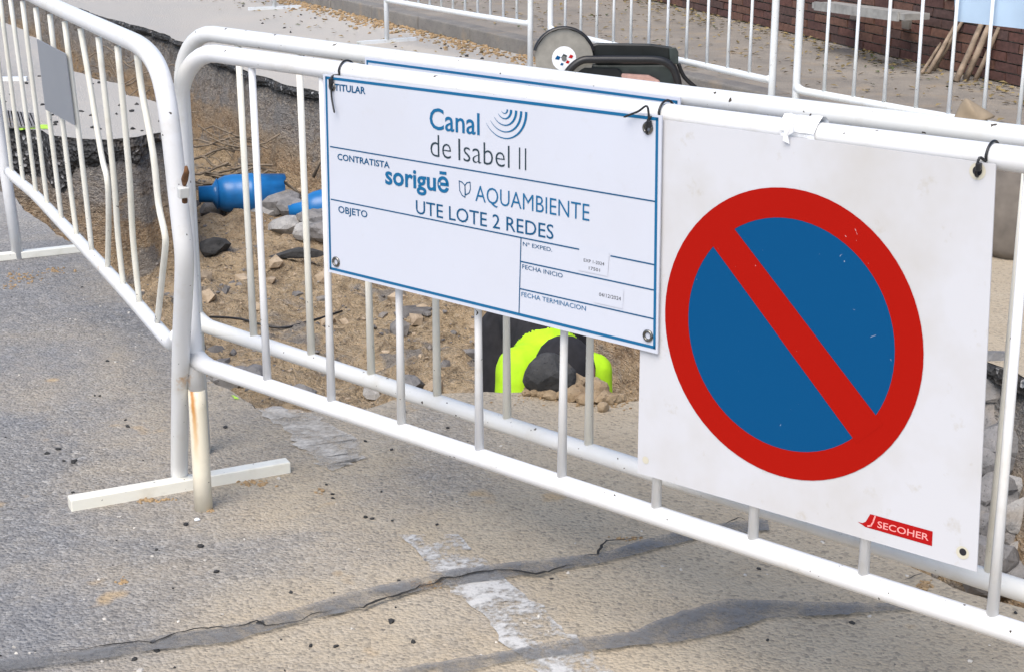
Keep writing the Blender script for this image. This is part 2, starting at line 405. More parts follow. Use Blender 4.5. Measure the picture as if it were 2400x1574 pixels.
# road sheet with the excavation cut out of it
outer = [(-120, -60), (120, -60), (120, 160), (-120, 160)]
vs = [Vector(p) for p in outer]+[Vector((float(p[0]), float(p[1]))) for p in POLY]
n0 = len(outer); npoly = len(POLY)
es = [(i, (i+1) % n0) for i in range(n0)]+[(n0+i, n0+(i+1) % npoly) for i in range(npoly)]
cv, ce, cf, *_ = delaunay_2d_cdt(vs, es, [], 1, 1e-6)
cvn = np.array([[v[0], v[1]] for v in cv]); cen = np.array([cvn[list(f)].mean(0) for f in cf]); ins = inside(cen)
faces = []
for f, i in zip(cf, ins):
    if i: continue
    a, b, c = cvn[f[0]], cvn[f[1]], cvn[f[2]]
    faces.append(tuple(f) if (b[0]-a[0])*(c[1]-a[1])-(b[1]-a[1])*(c[0]-a[0]) > 0 else tuple(reversed(f)))
road = obj('road', [(p[0], p[1], 0) for p in cvn], faces, ASPHALT)
tag(road, kind='structure')
# broken asphalt layer round the hole
nxt = np.roll(POLY, -1, 0)-np.roll(POLY, 1, 0); nrm = np.stack([-nxt[:, 1], nxt[:, 0]], 1); nrm /= np.linalg.norm(nrm, axis=1)[:, None]
if inside(POLY[40:41]+nrm[40:41]*.02)[0] == False: nrm = -nrm
sv = []; sf = []
prof = [(0, -.002), (.004, -.02), (.014, -.06), (.006, -.11), (-.03, -.15)]
for k, (o, z) in enumerate(prof):
    j = fbm(np.concatenate([POLY*14, np.full((npoly, 1), k*3.1)], 1), 3, 9)*(.018 if 0 < k else 0)
    zz = z*CRT/.12*(1+.35*fbm(np.concatenate([POLY*5, np.full((npoly, 1), 7.)], 1), 3, 77))+(fbm(np.concatenate([POLY*9, np.full((npoly, 1), k*1.7)], 1), 3, 12)*(.012 if 0 < k < 4 else 0))
    q = POLY+nrm*(o+j)[:, None]
    sv += [(a[0], a[1], float(c)) for a, c in zip(q, zz if k else np.full(npoly, z))]
for k in range(len(prof)-1):
    for i in range(npoly):
        i2 = (i+1) % npoly; sf.append((k*npoly+i, k*npoly+i2, (k+1)*npoly+i2, (k+1)*npoly+i))
obj('asphalt_layer', sv, sf, CRUST, road)
# soil of the pit
U = V3(.455, -.890, 0)[:2]; U = U/np.linalg.norm(U); W = np.array([U[1], -U[0]])
gs = .028
lo_, hi_ = POLY.min(0), POLY.max(0)
gx = np.arange(lo_[0]-.2, hi_[0]+.2, gs); gy = np.arange(lo_[1]-.2, hi_[1]+.2, gs)
GX, GY = np.meshgrid(gx, gy); P2 = np.stack([GX.ravel(), GY.ravel()], 1)
coarse = dist_poly(P2[::1], POLY[::6])
isin = inside(P2)
keep = isin | (coarse < .28)
sdf = np.full(len(P2), -1.0); idx = np.where(keep)[0]
sdf[idx] = dist_poly(P2[idx])*np.where(isin[idx], 1, -1)
def pit_z(Pq, d):
    p3 = np.concatenate([Pq, np.zeros((len(Pq), 1))], 1)
    w = .17+.10*fbm(p3*1.6, 3, 21)
    dep = .80+.06*fbm(p3*.8, 3, 25)
    # a low bank of spoil left of the middle and toward the near edge
    dep = dep-.10*np.exp(-(((Pq[:, 0]+.55)/.55)**2+((Pq[:, 1]-5.4)/.6)**2))
    dep = dep-.12*np.exp(-(((Pq[:, 0]+1.6)/.8)**2+((Pq[:, 1]-9.6)/.8)**2))
    dep = dep-.25*np.exp(-(((Pq[:, 0]-1.45)/.5)**2+((Pq[:, 1]-3.7)/.7)**2))
    t = np.clip((d+.03)/w, 0, 1); s = t**.8; s = s*s*(3-2*s)
    z = -.05-(dep-.05)*s
    lump = .07*fbm(p3*2.6, 4, 31)+.055*fbm(p3*8, 3, 41)+.026*fbm(p3*21, 2, 43)
    return z+lump*np.clip((d+.02)/.12, 0, 1)
Z = np.full(len(P2), -.11); Z[idx] = pit_z(P2[idx], sdf[idx])
Z = np.where(sdf < 0, np.minimum(Z, -.05), Z)
ny, nx = GX.shape; use = (sdf > -.16).reshape(ny, nx)
# sideways roughness so walls are not smooth ramps
p3 = np.stack([P2[:, 0], P2[:, 1], Z], 1)
p3[:, 0] += .018*fbm(p3*7, 3, 51); p3[:, 1] += .018*fbm(p3*7+9, 3, 52)
qs = use[:-1, :-1] & use[1:, :-1] & use[:-1, 1:] & use[1:, 1:]
ii, jj = np.where(qs); b0 = ii*nx+jj
quads = np.stack([b0, b0+1, b0+nx+1, b0+nx], 1)
used = np.unique(quads); remap = np.full(len(p3), -1); remap[used] = np.arange(len(used))
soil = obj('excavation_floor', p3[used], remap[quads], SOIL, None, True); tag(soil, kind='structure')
def soilz(x, y):
    q = np.array([[x, y]]); return float(pit_z(q, dist_poly(q)*np.where(inside(q), 1, -1))[0])

# kerb and pavement beyond
KP, KD = np.array([.13, 12.18]), np.array([.464, -.886]); KD = KD/np.linalg.norm(KD); KN = np.array([-KD[1], KD[0]])
if KN[0] < 0: KN = -KN
def kp(s, o, z): q = KP+KD*s+KN*o; return V3(q[0], q[1], z)
kerb = obj('kerb', [kp(-16, .02, 0.001), kp(12, .02, 0.001), kp(12, .13, 0.001), kp(-16, .13, 0.001), kp(-16, .02, .10), kp(12, .02, .10), kp(12, .13, .10), kp(-16, .13, .10)],
           [(0, 1, 5, 4), (1, 2, 6, 5), (2, 3, 7, 6), (3, 0, 4, 7), (4, 5, 6, 7)], MORTAR)
tag(kerb, kind='structure')
for i in range(28):
    s0 = -16+i; o = MB().box(kp(s0+.5, .07+random.uniform(-.004, .004), .056+random.uniform(-.004, .003)), [V3(*KD, 0), V3(*KN, 0), V3(0, 0, 1)], (.493, .075, .06)).build('kerb_stone', KERB, kerb)
    bevel_obj(o, .012, 2)
WA, WB = np.array([1.4, 15.11]), np.array([3.1, 9.84]); WD = (WB-WA)/np.linalg.norm(WB-WA); WN = np.array([WD[1], -WD[0]])
if WN[0] > 0: WN = -WN      # faces the road
walk = obj('pavement', [kp(-16, .145, .108), kp(12, .145, .108), V3(40, -3, .108), V3(40, 40, .108), V3(-6, 40, .108)], [(0, 1, 2, 3, 4)], WALK)
tag(walk, kind='structure')
# brick boundary wall
def wp(s, o, z): q = WA+WD*s+WN*o; return V3(q[0], q[1], z)
wallT = thing('brick_wall', 'dark red brick boundary wall behind the pavement in the upper right', 'wall', wp(2, 0, .108))
S0, S1, HW = -4.0, 11.0, 2.3
MB().box((wp(S0, -.10, .1)+wp(S1, -.10, HW))/2, [V3(*WD, 0), V3(*WN, 0), V3(0, 0, 1)], ((S1-S0)/2, .092, (HW-.1)/2)).build('mortar_core', MORTAR, wallT)
bl, bh, mo = .235, .052, .011
brick_me = []
for m_ in BRICK:
    for var in range(3):
        v, f = obox((0, 0, 0), [(1, 0, 0), (0, 1, 0), (0, 0, 1)], (bl/2, .02, bh/2))
        rg = np.random.default_rng(var+5)
        me = bpy.data.meshes.new('brick'); me.from_pydata([tuple(a+rg.normal(size=3)*.0015) for a in v], [], f); me.materials.append(m_); brick_me.append(me)
rest = MB(); nb = 0; wrot = math.atan2(WD[1], WD[0])
for r_ in range(int((HW-.12)/(bh+mo))):
    z = .108+.012+r_*(bh+mo)+bh/2
    for k in range(int((S1-S0)/(bl+mo))):
        s = S0+.13+k*(bl+mo)+(bl+mo)*.5*(r_ % 2)
        if s > S1-.13: continue
        c = wp(s, .0, z); prom = random.uniform(-.004, .005)
        if r_ < 13 and .2 < s < 6.6 and nb < 300:
            o = bpy.data.objects.new('brick', random.choice(brick_me)); C.objects.link(o); o.parent = wallT
            o.location = tuple(c+V3(*WN, 0)*prom-np.array(wallT.location)); o.rotation_euler = (0, 0, wrot+random.uniform(-.01, .01)); nb += 1
        else:
            rest.box(c+V3(*WN, 0)*prom, [V3(*WD, 0), V3(*WN, 0), V3(0, 0, 1)], (bl/2, .02, bh/2), random.randrange(4))
tag(rest.build('brickwork', None, wallT, mats=BRICK), kind='stuff')

# ---- markings, tar bands and cracks on the road (each sheet a few mm above the one below)
def strip(name, L, Rr, z, mat, sub=6, jag=0.0):
    mb = MB(); a = [ground(p, z) for p in L]; b = [ground(p, z) for p in Rr]; A = []; B = []
    for i in range(len(a)-1):
        for k in range(sub):
            t = k/sub; A.append(a[i]*(1-t)+a[i+1]*t); B.append(b[i]*(1-t)+b[i+1]*t)
    A.append(a[-1]); B.append(b[-1])
    for arr in (A, B):
        for i in range(len(arr)):
            arr[i] = arr[i]+np.append(RNG.normal(size=2)*jag, 0)
    n = len(A); mb.add(A+B, [(i, i+1, n+i+1, n+i) for i in range(n-1)])
    o = mb.build(name, mat); return tag(o, kind='structure')
strip('road_marking', [(596, 958), (679, 1015), (722, 1060), (752, 1088), (775, 1098)], [(700, 958), (800, 1005), (850, 1045), (838, 1075), (800, 1097)], .004, LINE2, 8, .010)
strip('road_marking', [(930, 1250), (1040, 1362), (1125, 1440), (1190, 1512), (1260, 1574), (1340, 1650)], [(1080, 1250), (1168, 1345), (1285, 1435), (1345, 1490), (1430, 1560), (1530, 1650)], .004, LINE, 6, .006)
def band(name, pts, z, mat, jag=.0015):
    return strip(name, [(x, a) for x, a, b in pts], [(x, b) for x, a, b in pts], z, mat, 6, jag)
band('tar_band', [(-150, 1560, 1600), (0, 1540, 1570), (202, 1521, 1548), (386, 1486, 1518), (538, 1462, 1503), (672, 1430, 1462), (800, 1392, 1434), (934, 1360, 1395), (1035, 1336, 1372), (1180, 1318, 1352), (1300, 1305, 1335), (1405, 1294, 1318), (1539, 1255, 1284), (1660, 1228, 1252), (1800, 1212, 1240)], .008, TAR)
band('tar_band', [(900, 1570, 1600), (1050, 1545, 1580), (1186, 1524, 1550), (1338, 1494, 1530), (1472, 1480, 1512), (1600, 1430, 1500), (1700, 1400, 1480), (1800, 1405, 1445), (1950, 1410, 1440), (2060, 1412, 1430), (2150, 1410, 1425)], .008, TAR)
def crack(pts, w, z=.011):
    P = [];
    for i in range(len(pts)-1):
        a, b = ground(pts[i], z), ground(pts[i+1], z); d = np.linalg.norm(b-a); n = max(2, int(d/.012))
        for k in range(n):
            P.append(a+(b-a)*k/n+np.append(RNG.normal(size=2)*.0022, 0))
    P.append(ground(pts[-1], z)); n = len(P); A = []; B = []
    for i in range(n):
        t = P[min(i+1, n-1)]-P[max(i-1, 0)]; t /= np.linalg.norm(t)+1e-9; nn = np.array([-t[1], t[0], 0])
        ww = w*(.55+.45*abs(vnoise(np.array([[i*.31, w*900, 0]]), 3)[0])*2)*min(1, i/6+.1, (n-1-i)/6+.1)
        A.append(P[i]+nn*ww); B.append(P[i]-nn*ww)
    return tag(MB().add(A+B, [(i, i+1, n+i+1, n+i) for i in range(n-1)]).build('road_crack', CRACKM), kind='structure')
c1 = [(112, 1530), (236, 1513), (323, 1500), (357, 1503), (420, 1480), (471, 1470), (555, 1466), (605, 1453), (622, 1463), (706, 1453), (733, 1436), (800, 1425)]
c2 = [(x/2.975+800, y/2.975+1174) for x, y in [(0, 748), (150, 735), (280, 680), (430, 640), (560, 590), (640, 570), (700, 530), (850, 520), (900, 495), (1080, 475), (1200, 475), (1330, 500), (1480, 480), (1570, 440), (1700, 430)]]
c3 = [(x/2.975+800, y/2.975+1174) for x, y in [(1640, 388), (1790, 365), (1810, 320), (1850, 270), (2020, 260), (2150, 232)]]
crack(c1, .0022); crack(c2, .0035); crack(c3, .003); crack([(1684, 1228), (1708, 1222), (1730, 1212), (1748, 1218)], .0035)
crack([(2120, 1358), (2145, 1348), (2165, 1340)], .004)
band('lime_spray_line', [(44, 300, 306), (62, 293, 303), (88, 291, 301), (112, 293, 303)], .004, LIME_SPRAY, .004)
strip('lime_spray_mark', [(541, 924), (549, 925)], [(549, 934), (563, 933)], .004, LIME_SPRAY, 3, .003)

# ================================================================== BARRIERS
TOPZ, BOTZ = 1.104, .36
def barrier(name, label, P0, u, L, bars, mats, group, feet=(True, True), zt=TOPZ, zb=BOTZ, rad=.14, base=0.0, sleeve=(False, False), rt=.0195, rb=.0078, zbL=None, footz=0.0, fdir=None):
    P0 = V3(P0[0], P0[1], base); u = V3(u[0], u[1], 0); u /= np.linalg.norm(u); up = V3(0, 0, 1); n = V3(u[1], -u[0], 0)
    t = thing(name, label, 'barrier', P0, group)
    at = lambda s, z: P0+u*s+up*z
    zl = 0.02 if feet[0] else 0.0; zr = .02 if feet[1] else 0
    path = [at(0, .30 if sleeve[0] else zl), at(0, .4), at(0, .7), at(0, zt-rad)]+arc(at(rad, zt-rad), -u, up, rad, 0, math.pi/2, 9)[1:]
    k = 14
    path += [at(rad+(L-2*rad)*i/k, zt-.004*math.sin(math.pi*i/k)) for i in range(1, k)]
    path += arc(at(L-rad, zt-rad), u, up, rad, math.pi/2, 0, 9)+[at(L, .7), at(L, .4), at(L, zr)]
    MB().tube(path, rt, 16).build('frame', mats[0], t, True)
    if sleeve[0]: MB().tube([at(0, 0.0), at(0, .1), at(0, .26), at(0, .305)], [.0225, .0218, .0212, .0205], 16).build('leg', RUSTY, t, True)
    zb0 = zb if zbL is None else zbL
    rp = [at(.004, zb0+.012), at(.03, zb0+.004)]+[at(.06+(L-.12)*i/10, zb0+(zb-zb0)*i/10-.004*math.sin(math.pi*i/10)) for i in range(11)]+[at(L-.03, zb+.004), at(L-.004, zb+.012)]
    MB().tube(rp, [rt*1.25, rt*1.1]+[rt*.98]*11+[rt*1.1, rt*1.25], 16).build('bottom_rail', mats[0], t, True)
    for s in bars:
        zc = zb0+(zb-zb0)*s/L
        sh = random.uniform(-.004, .004)
        MB().tube([at(s+sh, zc+.012), at(s+sh*.5, .6), at(s-sh, zt-.012)], [rb*1.25, rb, rb], 10).build('bar', mats[1], t, True)
    for side, sx in ((0, 0), (1, L)):
        if not feet[side]: continue
        c = at(sx, footz+.013); d = n if fdir is None else fdir
        MB().box(c, [d, np.cross(up, d), up], (.26, .018, .013)).build('foot', mats[0], t)
    return t, at, n
F0 = V3(-.7466, 3.6426, 0); FU = V3(.75323, -.65775, 0); FN = V3(-.65775, -.75323, 0)     # FN points to the camera side
FB = [.258, .474, .686, .903, 1.122, 1.346, 1.553, 1.767, 1.995, 2.215]
barF, atF, _ = barrier('crowd_barrier', 'nearest white steel barrier carrying the two sign boards', F0, FU, 2.42, FB, (WHITE, WHITE), 'white crowd barriers around the excavation', (False, True), TOPZ, .362, .14, 0, (True, False), zbL=.372)
RU_ = V3(1.53, -1.42, 0); RU_ /= np.linalg.norm(RU_)
R0 = V3(-.70, 3.91, 0)-RU_*.157
def s_on(px, P0, u, z0=None):
    n = V3(u[1], -u[0], 0); p = onplane(px, P0, n); return (p-P0)@u
RB = [s_on(p, R0, RU_) for p in [(592.6, 781), (728, 820), (868, 866), (1024, 917), (1185.6, 968), (1379, 1028)]]
RB += [RB[-1]+(i+1)*.222 for i in range(5)]
barR, atR, _ = barrier('crowd_barrier', 'white steel barrier standing directly behind the sign barrier, paint chipped along top rail', R0, RU_, 2.46, [s for s in RB if s < 2.38], (WHITE_B, CREAM_BAR), 'white crowd barriers around the excavation', (False, True), TOPZ, .352, .14, zbL=.358)
# ---- bent barrier on the left, tilted outward; drawn out on its own leaning plane
LA, LB_ = ground((420, 1132)), ground((43, 606)); LU = LB_-LA; LLEN = np.linalg.norm(LU); LU /= LLEN
LNV = V3(-LU[1], LU[0], 0); LNV = LNV if LNV[0] < 0 else -LNV           # outward, to the left
tilt = .055; LUP = V3(0, 0, 1)*math.cos(tilt)+LNV*math.sin(tilt); LPN = np.cross(LU, LUP); LPN /= np.linalg.norm(LPN)
def onL(px, off=0.0): return onplane(px, LA+LPN*off, LPN)
barL = thing('crowd_barrier', 'bent white steel barrier on the left with kinked bars and a long foot', 'barrier', LA, 'white crowd barriers around the excavation')
def smoothp(pts, n=6):
    P = [np.asarray(p) for p in pts]; out = []
    for i in range(len(P)-1):
        p0, p1, p2, p3_ = P[max(i-1, 0)], P[i], P[i+1], P[min(i+2, len(P)-1)]
        for k in range(n):
            t = k/n; out.append(.5*((2*p1)+(-p0+p2)*t+(2*p0-5*p1+4*p2-p3_)*t*t+(-p0+3*p1-3*p2+p3_)*t**3))
    out.append(P[-1]); return out
rpost = [(420, 1130), (422, 960), (425, 800), (430, 690), (432, 600), (424, 520), (414, 430), (402, 320), (390, 235), (374, 170), (352, 130), (325, 106), (295, 91), (235, 64), (153, 27)]
LTOPL = LA+LU*(LLEN-.12)+LUP*1.10
fp = [onL(p) for p in rpost]
zend = fp[-1]; far_corner = LA+LU*(LLEN-.14)+LUP*1.10; 
leftpost = arc(LA+LU*(LLEN-.14)+LUP*(1.10-.14), LUP, LU, .14, 0, math.pi/2, 7)+[LA+LU*LLEN+LUP*z for z in (.8, .55, .3, .0)]
MB().tube(smoothp(fp, 4)+[zend+(far_corner-zend)*t for t in (.33, .66)]+leftpost, .0215, 16).build('frame', WHITE, barL, True)
br = [(417, 785), (409, 800), (398, 800), (370, 770), (300, 690), (220, 603), (140, 518), (80, 455), (40, 422), (20, 402)]
MB().tube(smoothp([onL(p) for p in br], 3), .0185, 16).build('bottom_rail', WHITE, barL, True)
c1x = lambda x, y: (x/3.903, y/3.903); c2x = lambda x, y: (x/3.903, 350+y/3.903)
lbars = [[c1x(1255, 505), c1x(1300, 850), c1x(1400, 1400), c2x(1450, 500), c2x(1505, 760), c2x(1512, 900), c2x(1480, 1200), c2x(1440, 1575)],
         [c1x(1075, 425), c1x(1180, 1561), c2x(1215, 800), c2x(1278, 1430)], [c1x(900, 345), c1x(1035, 1561), c2x(1080, 800), c2x(1133, 1280)],
         [c1x(735, 265), c1x(800, 640), c1x(925, 1400), c2x(975, 250), c2x(992, 450), c2x(992, 800), c2x(982, 1105)], [c1x(590, 200), c1x(760, 1561), c2x(842, 955)],
         [c1x(455, 135), c1x(625, 1561), c2x(706, 825)], [c1x(325, 75), c1x(510, 1561), c2x(567, 698)], [c1x(205, 15), c1x(395, 1561), c2x(441, 578)],
         [c1x(90, -40), c1x(305, 1561), c2x(331, 468)], [c1x(-10, -95), c1x(200, 1561), c2x(222, 368)], [c1x(-110, -150), c1x(90, 1400), c2x(108, 285)]]
for pl in lbars:
    q = [onL(p) for p in pl]
    MB().tube(smoothp(q, 4), .0076, 10).build('bar', CREAM_BAR, barL, True)
LCS = 1 if LPN@(CAMP-LA) > 0 else -1
hk = onL((430, 451), .024*LCS); kd = onL((430, 436), .024*LCS)-hk; kd /= np.linalg.norm(kd)
bevel_obj(MB().box(hk, [kd, LU, LPN], (.0135, .011, .011)).build('coupling_hook', WHITE_B, barL), .003, 2)
rk = [onL(p, .020*LCS) for p in [(432, 434), (433, 420), (437, 405), (436, 390)]]
MB().tube(rk, [.004, .0075, .006, .003], 10).build('rusty_bracket', RUST, barL, True)
MB().tube([onL((433, 466), .02*LCS), onL((433, 474), .02*LCS)], .006, 8).build('rusty_pin', RUST, barL, True)
fa, fb = ground((163, 1180), .013), ground((676, 1090), .013); fd = (fb-fa)/np.linalg.norm(fb-fa)
bevel_obj(MB().box((fa+fb)/2, [fd, np.cross(V3(0, 0, 1), fd), V3(0, 0, 1)], (np.linalg.norm(fb-fa)/2, .019, .0165)).build('foot', CREAM, barL), .003, 2)
fa2 = LB_+fd*.27; fb2 = LB_-fd*.27
bevel_obj(MB().box((fa2+fb2)/2+V3(0, 0, .014), [fd, np.cross(V3(0, 0, 1), fd), V3(0, 0, 1)], (.27, .019, .014)).build('foot', CREAM, barL), .003, 2)

# ---- barriers along the far kerb
grp = 'white crowd barriers around the excavation'
def even(L, n): return [L*(i+1)/(n+1) for i in range(n)]
b1l, b1r, b2l, b2r, b3l, b3r = [V3(*ground(p, .335)[:2], 0) for p in ((905, 0), (1243, 57), (1290, 71), (1810, 190), (1866, 211), (2223, 274))]
def far_bar(label, a, b, n, L=None):
    u = (b-a); l = np.linalg.norm(u); u /= l
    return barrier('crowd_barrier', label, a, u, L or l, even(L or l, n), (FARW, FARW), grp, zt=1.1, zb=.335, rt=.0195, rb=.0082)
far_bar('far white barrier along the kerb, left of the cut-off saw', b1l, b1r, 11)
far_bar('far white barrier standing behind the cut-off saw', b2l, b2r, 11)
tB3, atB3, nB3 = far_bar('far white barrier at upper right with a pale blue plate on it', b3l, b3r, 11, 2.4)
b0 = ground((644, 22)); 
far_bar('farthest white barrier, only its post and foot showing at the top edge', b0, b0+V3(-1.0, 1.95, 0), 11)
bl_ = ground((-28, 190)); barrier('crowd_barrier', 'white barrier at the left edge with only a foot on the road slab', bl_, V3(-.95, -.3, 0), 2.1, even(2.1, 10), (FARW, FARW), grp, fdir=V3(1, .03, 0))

# ---- plates tied to barriers
LSG = 1 if LPN@(CAMP-LA) > 0 else -1
gp = [onL(p, .012*LSG) for p in [(86, 92), (153, 127), (174, 294), (106, 257)]]
gp2 = [p-LPN*.003*LSG for p in gp]
tag(MB().add(gp+gp2, [(0, 1, 2, 3), (7, 6, 5, 4), (0, 4, 5, 1), (1, 5, 6, 2), (2, 6, 7, 3), (3, 7, 4, 0)]).build('blank_plate', PLATE), 'plain grey rectangular plate fixed to the bent left barrier', 'plate')

# ================================================================== SIGNS
def fplane(off): return F0+FN*off
def onF(px, off): return onplane(px, fplane(off), FN)
def fsz(px, off):
    p = onF(px, off); return np.array([(p-F0)@FU, p[2]])
def FP(s, z, off): return F0+FU*s+V3(0, 0, z)+FN*off
OFF_C, OFF_N = .0345, .0265       # front faces of the two boards
def panel(name, corners, off, th, mat, parent, wob=0.0):
    """thin board, corners (s,z) tl,tr,br,bl; slight waviness"""
    tl, tr, br_, bl2 = [np.array(c) for c in corners]; nx_, nz_ = 16, 10; v = []; f = []
    for side in (0, 1):
        for j in range(nz_+1):
            for i in range(nx_+1):
                a, b = i/nx_, j/nz_; q = (tl*(1-a)+tr*a)*(1-b)+(bl2*(1-a)+br_*a)*b
                w = wob*math.sin(a*5.1+b*2)*b
                v.append(FP(q[0], q[1], off-side*th+w))
    N = (nx_+1)*(nz_+1); id_ = lambda s, i, j: s*N+j*(nx_+1)+i
    for j in range(nz_):
        for i in range(nx_):
            f.append((id_(0, i, j), id_(0, i, j+1), id_(0, i+1, j+1), id_(0, i+1, j))); f.append((id_(1, i, j), id_(1, i+1, j), id_(1, i+1, j+1), id_(1, i, j+1)))
    ed = [(i, 0) for i in range(nx_)]+[(nx_, j) for j in range(nz_)]+[(i, nz_) for i in range(nx_, 0, -1)]+[(0, j) for j in range(nz_, 0, -1)]
    for k in range(len(ed)):
        a, b = ed[k], ed[(k+1) % len(ed)]; f.append((id_(0, *a), id_(0, *b), id_(1, *b), id_(1, *a)))
    return obj(name, v, f, mat, parent)
def flat(name, polys, off, mat, parent, to3=None):
    """polys: list of 2D (s,z) outlines -> flat print at off"""
    mb = MB(); to3 = to3 or (lambda q: FP(q[0], q[1], off))
    for p in polys:
        v = [to3(q) for q in p]; mb.add(v, [tuple(range(len(v)))])
    return mb.build(name, mat, parent)
def ribbon(pts, w, closed=False):
    P = [np.array(p, float) for p in pts]; out = []
    n = len(P); rng = range(n if closed else n-1)
    for i in rng:
        a, b = P[i], P[(i+1) % n]; d = b-a; l = np.linalg.norm(d)
        if l < 1e-9: continue
        d /= l; nn = np.array([-d[1], d[0]])*w/2; e = d*w/2*.98
        out.append([a-e-nn, b+e-nn, b+e+nn, a-e+nn])
    return out
FONT = {}
def glyphs(text, offset=0.0):
    cu = bpy.data.curves.new('t', 'FONT'); cu.body = text; cu.size = 1; cu.offset = offset; cu.resolution_u = 3
    o = bpy.data.objects.new('t', cu); C.objects.link(o)
    bpy.context.view_layer.update(); dg = bpy.context.evaluated_depsgraph_get()
    me = bpy.data.meshes.new_from_object(o.evaluated_get(dg))
    v = np.array([w.co[:2] for w in me.vertices]); f = [tuple(p.vertices) for p in me.polygons]
    bpy.data.objects.remove(o); bpy.data.curves.remove(cu); bpy.data.meshes.remove(me); return v, f
def lettering(text, bl_px, br_px, top_px, off, mat, parent, weight=0.0, ref=None, name='lettering', conv=None):
    """baseline left/right and the top of a reference glyph at the left, as seen in the photo -> flat print"""
    conv = conv or (lambda p: fsz(p, off)); a, b, t = conv(bl_px), conv(br_px), conv(top_px)
    v, f = glyphs(text, weight); x0, x1 = v[:, 0].min(), v[:, 0].max()
    hr = glyphs(ref, weight)[0][:, 1].max() if ref else v[:, 1].max()
    ex = (b-a)/(x1-x0); H = t[1]-a[1]
    vv = [FP(*(a+ex*(p[0]-x0)+np.array([0, H*p[1]/hr])), off) for p in v]
    # face the camera side
    ff = []
    for q in f:
        nn = np.cross(vv[q[1]]-vv[q[0]], vv[q[2]]-vv[q[0]]); ff.append(q if nn@FN > 0 else tuple(reversed(q)))
    return obj(name, vv, ff, mat, parent)
def eyelet(px, off, parent, r=.0085):
    s, z = fsz(px, off); mb = MB()
    ring = [FP(s+r*math.cos(t), z+r*math.sin(t), off+.001) for t in np.linspace(0, 2*math.pi, 17)]
    mb.tube(ring, .0026, 8, False); mb.build('eyelet', METAL, parent, True)
    return s, z
def company_board(off_shift, P=None, label='', sz_shift=(0, 0), full=True):
    pass
# ---- works information board
PO = OFF_C+.0006
cs = thing('information_board', 'white works board with blue lettering tied to the near barrier', 'sign', FP(.93, .684, OFF_C))
cc = [fsz(p, OFF_C) for p in [(757, 174), (1551, 272), (1541, 829), (769, 637)]]
BRD = panel('board', cc, OFF_C, .003, BOARD, cs)
# prints go a hair in front of the flat board
bd = [fsz(p, PO) for p in [(764, 182.5), (1540, 279.5), (1533.5, 814), (774.5, 629)]]
flat('border', ribbon(bd, .0055, True), PO, BLUE_INK, cs)
def linepx(a, b, w): return ribbon([fsz(a, PO), fsz(b, PO)], w)
flat('ruled_lines', linepx((774.5, 344), (1535, 472.5), .0024)+linepx((776, 467.3), (1362, 585.5), .0024)+linepx((1432, 600), (1533, 620.5), .0024)
     + linepx((1221, 560), (1216.4, 734), .0022)+linepx((1221, 613), (1532, 680), .0024)+linepx((1220, 677), (1531, 747), .0024), PO+.0002, DARK_INK, cs)
T = lambda *a, **k: lettering(*a, off=PO+.0002, parent=cs, **k)
T('TITULAR', (784, 212.3), (856.5, 221), (784, 196.5), mat=DARK_INK, weight=.02)
T('CONTRATISTA', (791, 374.5), (913, 395), (791, 360), mat=DARK_INK, weight=.015)
T('OBJETO', (793, 498), (861, 510.5), (793, 482.5), mat=DARK_INK, weight=.01)
T('Canal', (1007, 302), (1124, 317), (1007, 252), mat=BLUE_INK, weight=.008, ref='C')
T('de', (1009, 366.5), (1057, 374), (1009, 314.5), mat=GREY_INK, weight=-.013, ref='d')
T('Isabel', (1074.5, 376.5), (1194, 395), (1074.5, 325.5), mat=GREY_INK, weight=-.013, ref='b')
for x_ in (1216, 1230): T('I', (x_, 398+(x_-1216)*.155), (x_+3, 398.4+(x_-1216)*.155), (x_, 346+(x_-1216)*.155), mat=GREY_INK, weight=-.013)
T('sorigu\u0113', (903, 430.5), (1052, 452), (903, 401), mat=BLUE_INK, weight=.022, ref='s')
T('AQUAMBIENTE', (1114, 471.5), (1381, 519), (1114, 434), mat=BLUE_INK, weight=-.006)
T('UTE LOTE 2 REDES', (975, 500.5), (1297, 561.5), (975, 469), mat=DARK_INK)
T('N\u00ba EXPED.', (1225.5, 576), (1294, 590.5), (1225.5, 567), mat=DARK_INK, ref='N')
T('FECHA INICIO', (1224, 629.5), (1318.5, 651.5), (1224, 619.5), mat=DARK_INK)
T('FECHA TERMINACION', (1222, 694.5), (1373, 729), (1222, 684), mat=BLUE_INK)
# the two small stickers with typed text
def sticker(pxs): return [[fsz(p, PO+.0003) for p in pxs]]
flat('sticker', sticker([(1358, 577), (1428, 592), (1424, 648), (1356, 634)]), PO+.0004, BOARD, cs)
flat('sticker', sticker([(1394, 664), (1462, 679), (1459, 724), (1392, 709)]), PO+.0004, BOARD, cs)
lettering('EXP 1-2024', (1368, 613.5), (1416, 623), (1368, 606), PO+.0007, BLACK_INK, cs)
lettering('17501', (1380, 632), (1406, 637.5), (1380, 624.5), PO+.0007, BLACK_INK, cs)
lettering('04/12/2024', (1404, 694), (1455, 705), (1404, 685.5), PO+.0007, BLACK_INK, cs, ref='0')
